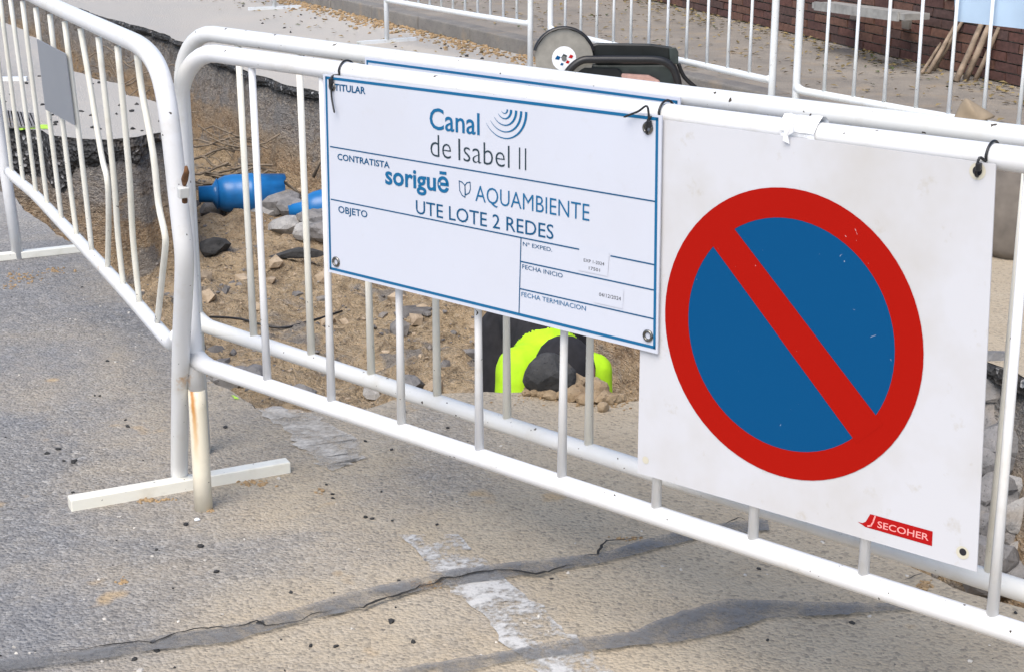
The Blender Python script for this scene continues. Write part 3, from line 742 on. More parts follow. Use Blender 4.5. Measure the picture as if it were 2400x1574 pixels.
# water emblem: five nested crescents
ec = fsz((1182.5, 256), PO); RV = abs(fsz((1182.5, 326), PO)[1]-ec[1])
cres = []
for k, (fr, th0, th1) in enumerate([(.16, 0, -150), (.34, 0, -148), (.56, 0, -146), (.78, 0, -145), (1.0, 0, -146)]):
    ro = RV*fr; outl = []; inn = []
    for t in np.linspace(0, 1, 22):
        th = R(th0+(th1-th0)*t); w = RV*.105*(.9 if k else .6)*(1-t)**.6*(.55+.45*math.sin(math.pi*min(1, t+.45)))+RV*.006
        outl.append(ec+ro*np.array([math.cos(th), math.sin(th)])); inn.append(ec+(ro-w)*np.array([math.cos(th), math.sin(th)]))
    for i in range(21): cres.append([outl[i], outl[i+1], inn[i+1], inn[i]])
flat('emblem', cres, PO+.0002, BLUE_INK, cs)
bk = lambda x, y: fsz((900+x*.21008, 380+y*.21008), PO)
lt = [bk(838, 212), bk(870, 225), bk(902, 262), bk(904, 395), bk(870, 370), bk(845, 320)]
rt_ = [bk(902, 262), bk(925, 232), bk(960, 225), bk(964, 300), bk(950, 345), bk(910, 368)]
flat('book_emblem', ribbon(lt, .0018, True)+ribbon(rt_, .0018, True), PO+.0002, DARK_INK, cs)
for p in [(788, 613.5), (1519, 786), (1519, 300)]: eyelet(p, PO, cs)
eyelet((779, 203), PO, cs, .007)
# ---- no-parking board
ns = thing('no_parking_board', 'square white board with a red-ringed blue no-parking disc', 'sign', FP(1.65, .45, OFF_N))
npc = [fsz((1480, 272), OFF_N), fsz((2334, 386), OFF_N), fsz((2289, 1339), OFF_N), fsz((1494, 1107), OFF_N)]
npc[0][0] = fsz((1494, 1000), OFF_N)[0]; npc[0][1] = npc[1][1]
panel('board', npc, OFF_N, .0025, BOARD2, ns)
PN = OFF_N+.0006
CC = np.array([1.6155, .7675]); RO, RI = .2463, .1972
disc = lambda r, n=72: [CC+r*np.array([math.cos(t), math.sin(t)]) for t in np.linspace(0, 2*math.pi, n, endpoint=False)]
def ringq(r0, r1, n=72):
    a, b = disc(r0, n), disc(r1, n); return [[b[i], b[(i+1) % n], a[(i+1) % n], a[i]] for i in range(n)]
flat('blue_disc', [disc(RI+.004)], PN, SIGN_BLUE, ns)
flat('red_ring', ringq(RI, RO), PN+.0004, SIGN_RED, ns)
q1, q2, q3, q4 = [fsz(p, PN) for p in [(1723.4, 538.9), (2059, 979.6), (1997.6, 1023), (1677.3, 585)]]
d1 = (q2-q1)/np.linalg.norm(q2-q1); d2 = (q3-q4)/np.linalg.norm(q3-q4)
flat('red_slash', [[q4-d2*.012, q3+d2*.012, q2+d1*.012, q1-d1*.012]], PN+.0008, SIGN_RED, ns)
kx = lambda x, y: fsz((1900+x*.2242, 1150+y*.2242), PN)
flat('maker_sticker', [[kx(490, 318), kx(540, 350), kx(570, 372), kx(1268, 572), kx(1276, 420), kx(624, 238), kx(600, 275), kx(575, 318), kx(540, 332)][::-1]], PN, STICK_RED, ns)
lettering('SECOHER', (2056, 1234.5), (2176, 1266), (2056, 1219), PN+.0005, STICK_TXT, ns, weight=.01)
flat('sticker_swoosh', ribbon([kx(675, 262), kx(655, 320), kx(630, 360), kx(600, 362)], .0025), PN+.0005, STICK_TXT, ns)
# bolt holes of the board
for p, r_, m_ in [((2291, 402), .013, BOARDC), ((2256, 1294), .011, BOARDC), ((1513, 1077), .007, BOARDC), ((2291, 401), .0075, BLACK_INK), ((2257, 1292), .006, BLACK_INK)]:
    s, z = fsz(p, PN); flat('bolt_hole' if m_ is BLACK_INK else 'hole_rim', [[np.array([s, z])+r_*np.array([math.cos(t), math.sin(t)]) for t in np.linspace(0, 2*math.pi, 18, endpoint=False)]], PN+(.0005 if m_ is BLACK_INK else 0), m_, ns)
# ---- second works board on the rear barrier: only its head shows between the two top rails
RN = V3(RU_[1], -RU_[0], 0); RN = RN if RN[1] < 0 else -RN
def RP(s, z, off): return R0+RU_*s+V3(0, 0, z)+RN*off
def rsz(px, off): p = onplane(px, R0+RN*off, RN); return np.array([(p-R0)@RU_, p[2]])
ra, rb_ = rsz((858, 142), .03), rsz((1590, 236), .03)
rs = thing('information_board', 'white works board with blue border on the rear barrier, mostly hidden', 'sign', RP((ra[0]+rb_[0])/2, .68, .03))
zt_ = (ra[1]+rb_[1])/2+.006
MB().box(RP((ra[0]+rb_[0])/2, zt_-.21, .0285), [RU_, RN, V3(0, 0, 1)], ((rb_[0]-ra[0])/2+.004, .0015, .21)).build('board', BOARD, rs)
rc = [np.array(c) for c in [(ra[0]+.004, zt_-.008), (rb_[0]-.004, zt_-.008), (rb_[0]-.004, zt_-.41), (ra[0]+.004, zt_-.41)]]
flat('border', ribbon(rc, .005, True), .03, BLUE_INK, rs, lambda q: RP(q[0], q[1], .0306))
# ---- cable ties
def tie(label, eye_px, rail_dx, tail, off=.037, wid=.0022):
    s, z = fsz(eye_px, off-.002); t = thing('cable_tie', label, 'cable tie', FP(s, z, off), 'black cable ties on the near barrier')
    zc = TOPZ-.002; r = .0225
    loop = [FP(s, z-.006, off-.02), FP(s, z-.008, off-.002), FP(s, z, off+.003), FP(s+rail_dx*.3, z+.02, off)]
    for k in range(9):
        a = R(-10+k*22); loop.append(FP(s+rail_dx, zc+math.sin(a)*r, math.cos(a)*r))
    loop += [FP(s+rail_dx*.6, zc-.02, -.02), FP(s, z-.003, .01), FP(s, z-.006, off-.02)]
    MB().tube(smoothp(loop, 4), wid, 8).build('strap', BLACKP, t, True)
    kn = FP(s+rail_dx*.5, (z+zc)/2-.002, off+.004)
    bevel_obj(MB().box(kn, [FU, V3(0, 0, 1), FN], (.004, .006, .004)).build('lock_head', BLACKP, t), .0012, 1)
    pts = [kn]+[onF(p, off+.004+.003*i) for i, p in enumerate(tail)]
    MB().tube(smoothp(pts, 5), [wid*.9]*(5*(len(pts)-1))+[wid*.5], 8).build('tail', BLACKP, t, True)
tie('black cable tie at the upper left corner of the works board', (779, 203), .006, [(777, 225), (780, 245), (784, 265)])
tie('black cable tie with a long tail at the upper right corner of the works board', (1519, 303), .012, [(1517, 250), (1495, 262), (1462, 275)])
tie('black cable tie at the upper right corner of the no-parking board', (2291, 401), .008, [(2294, 392), (2296, 396)], .031)
# wrinkled white tape on the rail
s0_ = fsz((1868, 300), .02)[0]; tp = MB(); v = []; f = []
for i in range(9):
    for k in range(17):
        a = 2*math.pi*k/16; rr = .0235+.004*vnoise(np.array([[i*.9, k*.7, 2.]]), 4)[0]; v.append(FP(s0_-.03+i*.008, TOPZ+rr*math.sin(a), rr*math.cos(a)))
for i in range(8):
    for k in range(16): f.append((i*17+k, i*17+k+1, (i+1)*17+k+1, (i+1)*17+k))
tpo = thing('white_tape', 'wrinkled white tape wrapped round the top rail above the no-parking disc', 'tape', FP(s0_, TOPZ, 0))
tp.add(v, f).build('wrap', TAPE, tpo)
fl = [onF(p, .03+.006*random.random()) for p in [(1838, 282), (1862, 286), (1858, 312), (1846, 318), (1850, 338), (1834, 330), (1838, 305)]]
MB().add(fl+[p-FN*.001 for p in fl], [tuple(range(7)), tuple(range(13, 6, -1))]+[(i, (i+1) % 7, 7+(i+1) % 7, 7+i) for i in range(7)]).build('loose_end', TAPE, tpo)

# ================================================================== WORKER
def person():
    X = lambda x, y, z: Vector((x, y, z))
    # bent double toward the near edge of the trench; feet on the trench floor
    fz = -.80
    J = {'pelvis': (.07, 5.50, -.045), 'waist': (.09, 5.38, -.04), 'chest': (.125, 5.19, -.15), 'neck': (.15, 5.07, -.13), 'head0': (.165, 5.03, -.105), 'head1': (.175, 4.97, -.10), 'head2': (.18, 4.93, -.16),
         'shL': (.265, 5.15, -.15), 'elL': (.285, 5.03, -.38), 'wrL': (.22, 4.95, -.56), 'haL': (.20, 4.93, -.63),
         'shR': (.02, 5.12, -.12), 'elR': (-.005, 5.00, -.34), 'wrR': (.06, 4.94, -.54), 'haR': (.08, 4.92, -.61),
         'hipL': (.165, 5.52, -.12), 'knL': (.22, 5.34, -.44), 'anL': (.20, 5.56, fz+.08), 'toL': (.21, 5.38, fz+.035),
         'hipR': (-.02, 5.51, -.12), 'knR': (-.03, 5.32, -.44), 'anR': (-.04, 5.54, fz+.08), 'toR': (-.05, 5.36, fz+.035)}
    E_ = [('pelvis', 'waist'), ('waist', 'chest'), ('chest', 'neck'), ('neck', 'head0'), ('head0', 'head1'), ('head1', 'head2'), ('chest', 'shL'), ('shL', 'elL'), ('elL', 'wrL'), ('wrL', 'haL'), ('chest', 'shR'), ('shR', 'elR'), ('elR', 'wrR'), ('wrR', 'haR'),
          ('pelvis', 'hipL'), ('hipL', 'knL'), ('knL', 'anL'), ('anL', 'toL'), ('pelvis', 'hipR'), ('hipR', 'knR'), ('knR', 'anR'), ('anR', 'toR')]
    rad = {'pelvis': .135, 'waist': .13, 'chest': .118, 'neck': .062, 'head0': .085, 'head1': .10, 'head2': .078, 'shL': .07, 'elL': .055, 'wrL': .031, 'haL': .036, 'shR': .075, 'elR': .06, 'wrR': .031, 'haR': .036,
           'hipL': .105, 'knL': .068, 'anL': .05, 'toL': .04, 'hipR': .105, 'knR': .068, 'anR': .05, 'toR': .04}
    names = list(J); org = V3(-.02, 5.45, soilz(-.02, 5.45))
    fing = {}
    for sd_, h_ in (('L', 'haL'), ('R', 'haR')):
        hp = np.array(J[h_])
        for k in range(5):
            dx = (-.026+.013*k) if k < 4 else (.04 if sd_ == 'R' else -.04); ln = [.055, .066, .062, .048, .04][k]
            a = hp+V3(dx, -.005, -.025 if k < 4 else -.004); b = a+V3(dx*.25, -.015, -ln*.6); c = b+V3(0, .018, -ln*.4)
            for nm_, q in ((f'f{sd_}{k}a', a), (f'f{sd_}{k}b', b), (f'f{sd_}{k}c', c)): J[nm_] = tuple(q); rad[nm_] = .009; names.append(nm_)
            E_.extend([(h_, f'f{sd_}{k}a'), (f'f{sd_}{k}a', f'f{sd_}{k}b'), (f'f{sd_}{k}b', f'f{sd_}{k}c')])
    names = list(dict.fromkeys(names))
    root = thing('person', 'worker bent double in the trench, lime high-visibility top and black trousers', 'person', org)
    mb = MB(); sv_, sf_ = ico(2)
    for n in names: mb.add([np.array(J[n])+w*rad[n] for w in sv_], sf_)
    for a, b in E_: mb.tube([np.array(J[a]), (np.array(J[a])+np.array(J[b]))/2, np.array(J[b])], [rad[a], (rad[a]+rad[b])/2, rad[b]], 16)
    me = bpy.data.meshes.new('volume'); me.from_pydata([tuple(v) for v in mb.v], [], mb.f)
    o = bpy.data.objects.new('volume', me); C.objects.link(o)
    rm = o.modifiers.new('r', 'REMESH'); rm.mode = 'VOXEL'; rm.voxel_size = .0085
    sm = o.modifiers.new('s', 'SMOOTH'); sm.factor = .5; sm.iterations = 8
    bpy.context.view_layer.update(); dg = bpy.context.evaluated_depsgraph_get(); m2 = bpy.data.meshes.new_from_object(o.evaluated_get(dg))
    v = np.array([w.co[:] for w in m2.vertices]); f = [tuple(p.vertices) for p in m2.polygons]
    bpy.data.objects.remove(o)
    # cloth folds
    v = v+np.stack([fbm(v*9, 3, 61), fbm(v*9+5, 3, 62), fbm(v*9+9, 3, 63)], 1)*.009*(v[:, 2:3] > -.50)
    fc = np.array([v[list(q)].mean(0) for q in f]); best = np.full(len(fc), 9.0); fm = np.zeros(len(fc), int)
    for a, b in E_:
        A, B = np.array(J[a]), np.array(J[b]); t = np.clip(((fc-A)@(B-A))/((B-A)@(B-A)+1e-9), 0, 1); d = np.linalg.norm(fc-(A+t[:, None]*(B-A)), axis=1)-(rad[a]*(1-t)+rad[b]*t)
        if a in ('pelvis', 'hipL', 'hipR'): k = np.zeros(len(t), int)
        elif a in ('knL', 'knR'): k = np.where(t < .8, 0, 3)
        elif a in ('anL', 'anR'): k = np.full(len(t), 3)
        elif a == 'waist': k = np.where(t > .66, 1, 0)
        elif a in ('chest', 'shL', 'shR'): k = np.full(len(t), 1)
        elif a in ('elL', 'elR'): k = np.where(t < .15, 1, 2)
        else: k = np.full(len(t), 2)
        if a == 'chest' and b == 'neck': k = np.where(t < .8, 1, 2)
        u = d < best; best = np.where(u, d, best); fm = np.where(u, k, fm)
    obj('body', v, f, None, root, True, [TROUS, HIVIS, SKIN, BOOT], fm)
    # close-fitting black cap over the crown, seen from above
    hv, hf = ico(3); hc = (np.array(J['head1'])+np.array(J['head0']))/2+V3(.0, -.01, .012)
    ax = np.array(J['head2'])-np.array(J['head0']); ax /= np.linalg.norm(ax)
    face = V3(0, -.45, -.9); face -= ax*(face@ax); face /= np.linalg.norm(face); sid = np.cross(ax, face)
    pts = [hc+ax*(w[0]*.12)+face*(w[1]*.108)+sid*(w[2]*.10) for w in hv]
    kf = [q for q in hf if np.mean([hv[i][1] for i in q]) < .42]
    obj('cap', pts, kf, TROUS, root, True)
    # face: nose, ears
    nb_ = hc+face*.10+ax*.03
    MB().tube([nb_-ax*.03, nb_+face*.012, nb_+ax*.012+face*.02, nb_+ax*.02], [.006, .011, .014, .008], 8).build('nose', SKIN, root, True)
    for sg in (-1, 1):
        e = hc+sid*.098*sg+ax*.02+face*.035
        MB().add([e+face*a*.022+ax*b*.034+sid*sg*c_*.012 for a, b, c_ in ((-1, -.6, 0), (0, -1, 1), (1, -.4, .4), (.6, 1, .3), (-.7, .7, 1))], [(0, 1, 2, 3, 4)]).build('ear', SKIN, root)
person()

# ================================================================== SAW
def saw():
    Y = 9.1; c = atY((1322, 135), Y); px = 1/FPX*(Y/math.cos(PITCH)*.97+.4)
    c0 = V3(c[0], Y, 0); t = thing('cut_off_saw', 'dark petrol cut-off saw with a round steel disc on the far road', 'saw', V3(c[0]+.35, Y, 0))
    q = lambda x, y, dy=0.0: atY((x, y), Y+dy)
    dc = q(1322, 138); rD = q(1390, 138)[0]-dc[0]
    # disc slightly turned to the camera
    ax1 = V3(1, 0, 0); ax2 = V3(0, .12, 1); ax2 /= np.linalg.norm(ax2); nn = np.cross(ax1, ax2)
    if nn[1] > 0: nn = -nn
    rD = min(rD, dc[2]-.012)
    mb = MB(); n = 40; v = []
    for sgn in (0, .004):
        for k in range(n):
            a = 2*math.pi*k/n; rr = rD*(1 if k % 4 else .985); v.append(dc+rr*(math.cos(a)*ax1+math.sin(a)*ax2)-nn*sgn)
    mb.add(v, [tuple(range(n)), tuple(range(2*n-1, n-1, -1))]+[(k, (k+1) % n, n+(k+1) % n, n+k) for k in range(n)])
    D = mb.build('cutting_disc', STEEL, t)
    def dsk(name, r, off, mat, par, cc=dc):
        v = [cc+nn*off+r*(math.cos(a)*ax1+math.sin(a)*ax2) for a in np.linspace(0, 2*math.pi, 24, endpoint=False)]; return MB().add(v, [tuple(range(24))]).build(name, mat, par)
    dsk('paper_label', rD*.42, .002, PEB_W, D)
    for dx, dz, m_, s_ in ((-.035, .005, SIGN_BLUE, .016), (.0, .012, GREENG, .018), (.038, .012, STICK_RED, .014), (.02, -.018, STICK_RED, .012), (-.012, -.03, SIGN_BLUE, .010)):
        MB().add([dc+nn*.0035+ax1*(dx+a*s_)+ax2*(dz+b*s_*.8) for a, b in ((-1, -.6), (.4, -1), (1, .3), (-.2, 1))], [(0, 1, 2, 3)]).build('label_print', m_, D)
    dsk('arbor_nut', .014, .006, METAL, D)
    # guard: half shell above the disc
    gv = []; gf = []; m = 18; prof_ = [(rD*1.02, .02), (rD*1.10, .016), (rD*1.11, -.03), (rD*.9, -.034)]
    for i in range(m):
        a = R(15+i*(150/(m-1)))
        for rr, o_ in prof_: gv.append(dc+rr*(math.cos(a)*ax1+math.sin(a)*ax2)+nn*o_)
    for i in range(m-1):
        for k in range(3): gf.append((i*4+k, i*4+k+1, (i+1)*4+k+1, (i+1)*4+k))
    MB().add(gv, gf).build('blade_guard', BLACKP, t, True)
    # arm / upper casing
    def slab(name, pxs, y0, y1, mat, bev=.012):
        a = [q(x, y, y0) for x, y in pxs]; b = [q(x, y, y1) for x, y in pxs]; n = len(a)
        o = MB().add(a+b, [tuple(range(n)), tuple(range(2*n-1, n-1, -1))]+[(i, n+i, n+(i+1) % n, (i+1) % n) for i in range(n)]).build(name, mat, t); return bevel_obj(o, bev, 2)
    slab('upper_casing', [(1383, 106), (1400, 101), (1525, 103), (1575, 110), (1588, 122), (1590, 150), (1500, 152), (1395, 152)], .02, .20, GREENB)
    slab('end_cap', [(1568, 112), (1584, 112), (1590, 122), (1590, 152), (1570, 150)], .0, .015, GREENG, .005)
    slab('engine_block', [(1350, 150), (1585, 150), (1592, 190), (1588, 258), (1400, 258), (1350, 215)], .03, .22, GREENG, .015)
    slab('belt_cover', [(1335, 176), (1370, 158), (1450, 160), (1470, 185), (1420, 205), (1345, 200)], -.01, .03, GREENB, .01)
    slab('pull_cord_cover', [(1455, 172), (1520, 176), (1548, 190), (1545, 215), (1460, 210)], -.02, .03, PINK, .012)
    hp = [q(x, y, -.06) for x, y in [(1318, 205), (1332, 168), (1362, 143), (1400, 140), (1480, 140), (1545, 142), (1575, 158), (1588, 190), (1592, 240)]]
    MB().tube(smoothp(hp, 5), .0215, 12).build('front_handle', BLACKP, t, True)
    hp2 = [q(x, y, .05) for x, y in [(1590, 150), (1600, 175), (1612, 190), (1630, 205)]]
    MB().tube(smoothp(hp2, 4), .012, 10).build('rear_handle', BLACKP, t, True)
    for x in (1420, 1560):
        b = q(x, 254, .1); MB().box(V3(b[0], b[1], b[2]/2), [V3(1, 0, 0), V3(0, 1, 0), V3(0, 0, 1)], (.03, .09, b[2]/2)).build('rubber_foot', BLACKP, t)
PEB_W = simple('label_paper', (.72, .74, .76), .6, 0, .1, 40, 0)
saw()

# ================================================================== PIT CONTENT
def lump(name, label, cat, p, size, seed, mat, group, sub=2, sq=.55, zlift=None):
    v, f = chunk(size, seed, sub, .35, sq)
    lo = v[:, 2].min(); base = np.array(p, float)
    w = v+V3(0, 0, -lo-.15*(v[:, 2].max()-lo))+base
    o = obj(name, w-base, f, mat); o.location = tuple(base); tag(o, label, cat, group); return o
# blue pipe stubs at the foot of the far wall
def blue_pipe(label, c, d, r, ln, seed, ragged=True):
    d = V3(*d); d /= np.linalg.norm(d); a = np.cross(d, V3(0, 0, 1)); a /= np.linalg.norm(a); b = np.cross(a, d)
    t = thing('blue_pipe', label, 'pipe', c-V3(0, 0, r), 'blue plastic pipe stubs in the pit'); n = 24; v = []; f = []
    secs = [(0, .48), (.03, .66), (.08, .82), (.16, .94), (.28, 1.0), (.5, 1.0), (.52, 1.05), (.58, 1.05), (.60, 1.0), (1, .98)]
    for u_, s_ in secs:
        for k in range(n):
            th = 2*math.pi*k/n; L_ = ln*u_
            if u_ == 1 and ragged: L_ += ln*.22*fbm(np.array([[math.cos(th)*1.3, math.sin(th)*1.3, seed]]), 3, seed)[0]
            v.append(c+d*L_+r*s_*(math.cos(th)*a+math.sin(th)*b))
    for i in range(len(secs)-1):
        for k in range(n): f.append((i*n+k, i*n+(k+1) % n, (i+1)*n+(k+1) % n, (i+1)*n+k))
    o = obj('pipe_wall', v, f, BLUEP, t, True); m = o.modifiers.new('thick', 'SOLIDIFY'); m.thickness = .009
    MB().tube([c-d*.10, c-d*.02, c+d*.01], [r*.45, r*.48, r*.9], 18).build('spigot', BLUEP, t, True)
Yb = 9.75
pc = atY((540, 460), Yb); sc = np.linalg.norm(atY((640, 460), Yb)-atY((540, 460), Yb))/100
blue_pipe('rounded blue pipe stub lying nearest the left posts in the pit', atY((505, 455), Yb), (.93, .25, -.03), 42*sc, 150*sc, 3)
blue_pipe('blue pipe stub half hidden behind the left edge of the works board', atY((715, 490), Yb-.15), (.95, .2, .10), 36*sc, 160*sc, 8)
# rubble round the pipes
rub = 'grey lump of rubble beside the blue pipes on the pit floor'
k = 0
for (x, y, s_) in [(560, 515, .16), (600, 505, .14), (625, 520, .17), (655, 520, .2), (690, 530, .16), (705, 515, .14), (735, 545, .17), (755, 535, .16), (665, 545, .15), (505, 505, .13), (640, 500, .1), (720, 560, .13), (757, 560, .15)]:
    p = ground((x, y), -.70); k += 1
    p[2] = soilz(p[0], p[1]) if inside(p[None, :2])[0] else -.7
    lump('rubble_lump', rub, 'rubble', p, np.array([1.3, 1, .8])*s_, 100+k, CONC_D if k % 3 else CONC, 'rubble beside the blue pipes')
# dark plank-like asphalt slab piece
p = ground((690, 615), -.74); p[2] = soilz(p[0], p[1])+.02
lump('asphalt_piece', 'flat black asphalt piece lying below the blue pipes', 'asphalt', p, (.30, .12, .06), 131, ASPH_CH, None, sq=.4)
p = ground((495, 590), -.74); p[2] = soilz(p[0], p[1])+.02
lump('asphalt_piece', 'black asphalt piece right beside the near barrier posts in the pit', 'asphalt', p, (.2, .14, .1), 133, ASPH_CH, None, sq=.4)
# rubble filling the trench at the right edge
k = 0
for j, y in enumerate(np.linspace(880, 1345, 10)):
    for i, x in enumerate((2318, 2356, 2400, 2465, 2560)):
        z = -.06-.50*(y-870)/475; p = ground((x+random.uniform(-14, 14), y+random.uniform(-14, 14)), z); k += 1
        s_ = random.uniform(.085, .15)*(1.25 if (i+j) % 4 == 0 else 1); m_ = [CONC, CONC_D, CONC_D, CONC, CLOD][k % 5]
        lump('concrete_lump', 'broken concrete lump in the rubble heap at the right edge of the trench', 'rubble', p-V3(0, 0, s_*.35), np.array([1.25, 1.0, .95])*s_, 200+k, m_, 'rubble heap in the trench at the right edge', 2, .45)
# clods and asphalt lump on the edge in front of the worker
p = ground((1288, 921)); lump('asphalt_lump', 'black asphalt lump on the trench edge in front of the worker', 'asphalt', p, (.13, .10, .125), 305, ASPH_CH, None, 3, .72)
k = 0
for (x, y, s_) in [(1245, 918, .030), (1258, 926, .034), (1275, 930, .03), (1290, 934, .036), (1268, 914, .04), (1345, 918, .06), (1358, 932, .05), (1340, 938, .045), (1385, 912, .05), (1400, 920, .05), (1395, 940, .04), (1412, 945, .042), (1430, 946, .035), (1420, 935, .03), (1442, 942, .03), (1372, 945, .04), (1413, 962, .03), (1455, 938, .028), (1325, 936, .035), (1235, 926, .022)]:
    k += 1; lump('clay_clod', 'small brown clay clod on the trench edge in front of the worker', 'clod', ground((x, y)), np.array([1.2, 1, .9])*s_*1.05, 320+k, CLOD, 'clay clods on the trench edge', 2, .55)
# grey lumps on the near-left pit rim and walls
k = 0
for (x, y, s_, z) in [(362, 715, .07, -.12), (385, 745, .09, -.15), (402, 770, .07, -.12), (520, 800, .12, -.62), (560, 812, .10, -.6), (525, 830, .12, -.6), (600, 835, .1, -.6), (830, 905, .10, -.45), (870, 900, .08, -.42), (815, 925, .09, -.4), (850, 870, .12, -.55), (905, 870, .1, -.5), (955, 800, .12, -.6), (1000, 830, .1, -.55), (390, 510, .14, -.66), (405, 540, .12, -.66), (300, 600, .12, -.66), (880, 820, .12, -.6), (700, 850, .1, -.6), (640, 870, .1, -.55)]:
    k += 1; p = ground((x, y), z)
    if not inside(p[None, :2])[0]: continue
    p[2] = min(soilz(p[0], p[1]), -.02)
    lump('stone', 'grey stone lying loose in the left pit', 'stone', p, np.array([1.2, 1, .8])*s_, 360+k, CONC_D if k % 2 else CONC, 'loose stones in the pit', 2, .5)
# dry roots and straw on the far wall, and twigs
mb = MB()
for i in range(26):
    x, y = random.uniform(470, 575), random.uniform(290, 430); p = ground((x, y), -.25-.35*(y-285)/145)
    a = random.uniform(-.5, .45); L_ = random.uniform(.15, .5); pts = [p+V3(math.cos(a)*L_*t, .05*math.sin(t*3+i), -math.sin(a)*.0+(.10-.25*random.random())*L_*t+.03*math.sin(t*5+i)) for t in np.linspace(-.5, .5, 6)]
    mb.tube(pts, random.choice([.004, .006, .009]), 5)
for i in range(24):
    x, y = random.uniform(170, 420), random.uniform(130, 240); p = ground((x, y), -.15)
    a = random.uniform(-.6, .6); L_ = random.uniform(.1, .35); pts = [p+V3(math.cos(a)*L_*t, .05*math.sin(t*3+i), .06*math.sin(t*4+i)-.2*L_*t) for t in np.linspace(-.5, .5, 6)]
    mb.tube(pts, random.choice([.004, .006]), 5)
tag(mb.build('dry_roots', ROOT), 'tangle of dry roots and straw hanging from the pit wall', 'roots', kind='stuff')
for i, (a, b, lab) in enumerate([((630, 410), (712, 460), 'thin dark stick slanting down toward the blue pipes'), ((735, 415), (762, 360), 'thin forked stick standing by the works board edge')]):
    A, B = atY(a, 9.9), atY(b, 9.85); tag(MB().tube([A, (A+B)/2+V3(0, 0, .012), B], [.011, .010, .006], 8).build('stick', ROOT, None, True), lab, 'stick')
wp_ = [ground((490, 703), -.72), ground((560, 707), -.70), ground((650, 706), -.68), ground((720, 692), -.67), ground((800, 672), -.67)]
wp_ = [V3(p[0], p[1], soilz(p[0], p[1])+.015) for p in wp_]
tag(MB().tube(smoothp(wp_, 5), .006, 6).build('black_cable', BLACKP, None, True), 'thin dark cable lying across the pit floor', 'cable')
# grate on the slab
gq = [ground(p, .004) for p in [(12, 262), (78, 270), (92, 300), (18, 302)]]
gt = thing('drain_grate', 'small dark metal drain grate set in the road slab at left', 'grate', (gq[0]+gq[2])/2)
MB().add([p+V3(0, 0, -.001) for p in gq], [(3, 2, 1, 0)]).build('grate_bed', CRUST, gt)
for i in range(9):
    t = (i+.5)/9; a = gq[0]*(1-t)+gq[1]*t; b = gq[3]*(1-t)+gq[2]*t; d = b-a
    MB().box((a+b)/2+V3(0, 0, .006), [d, np.cross(V3(0, 0, 1), d), V3(0, 0, 1)], (np.linalg.norm(d)/2, .012, .004)).build('grate_bar', CONC_D, gt)

# ================================================================== FAR SIDE CLUTTER
# rubble sack between trench and kerb at the right
sb = ground((2405, 592)); 
def sack():
    t = thing('rubble_sack', 'tan canvas rubble sack with a peaked folded top behind the barriers at right', 'sack', sb)
    Yc = sb[1]; n = 22; v = []; f = []
    secs = [(0, .17), (.04, .205), (.15, .215), (.28, .20), (.36, .17), (.41, .12)]
    for z, r in secs:
        for k in range(n):
            a = 2*math.pi*k/n; rr = r*(1+.10*fbm(np.array([[math.cos(a)*1.6, math.sin(a)*1.6, z*5]]), 3, 5)[0]+.05*math.sin(a*5+z*9)); v.append(sb+V3(rr*math.cos(a)*1.05, rr*math.sin(a)*.85, z))
    for i in range(len(secs)-1):
        for k in range(n): f.append((i*n+k, i*n+(k+1) % n, (i+1)*n+(k+1) % n, (i+1)*n+k))
    f.append(tuple(range(n-1, -1, -1))); f.append(tuple((len(secs)-1)*n+k for k in range(n)))
    obj('bag_body', v, f, SACKD, t, True)
    # folded flap: peaked cloth
    fp_ = [(2222, 300), (2240, 262), (2258, 224), (2272, 232), (2300, 250), (2330, 268), (2338, 277), (2300, 280), (2345, 292), (2350, 330), (2290, 340), (2240, 330)]
    a = [atY(p, Yc-.16+.02*math.sin(i*2.1)) for i, p in enumerate(fp_)]; b = [atY(p, Yc-.10+.03*math.sin(i*1.3)) for i, p in enumerate(fp_)]; m = len(a)
    ca = sum(a)/m+V3(0, -.05, .0); cb = sum(b)/m
    fv = a+b+[ca, cb]; ff = [(i, (i+1) % m, 2*m) for i in range(m)]+[((i+1) % m+m, i+m, 2*m+1) for i in range(m)]+[((i+1) % m, i, m+i, m+(i+1) % m) for i in range(m)]
    fo = obj('folded_top', fv, ff, SACK, t, True); sbm = fo.modifiers.new('s', 'SUBSURF'); sbm.levels = 2; sbm.render_levels = 2
    hs = [sb+V3(.02, -.18, .38), sb+V3(-.03, -.215, .25), sb+V3(-.02, -.22, .12), sb+V3(.06, -.23, .03), sb+V3(.16, -.22, .02)]
    MB().tube(smoothp(hs, 5), .011, 8).build('sling', BLACKP, t, True)
sack()
# pale blue plate hung behind far barrier B3
q = [onplane(p, np.array(tB3.location)+V3(nB3[0], nB3[1], 0)*-.03, nB3) for p in [(2236, -110), (2480, -95), (2480, 78), (2238, 50)]]
dn = V3(nB3[0], nB3[1], 0)*.004
tag(MB().add(list(q)+[p-dn for p in q], [(0, 1, 2, 3), (7, 6, 5, 4), (0, 4, 5, 1), (1, 5, 6, 2), (2, 6, 7, 3), (3, 7, 4, 0)]).build('pale_blue_plate', PALEBLUE), 'pale blue plate hanging behind the far right barrier', 'plate')
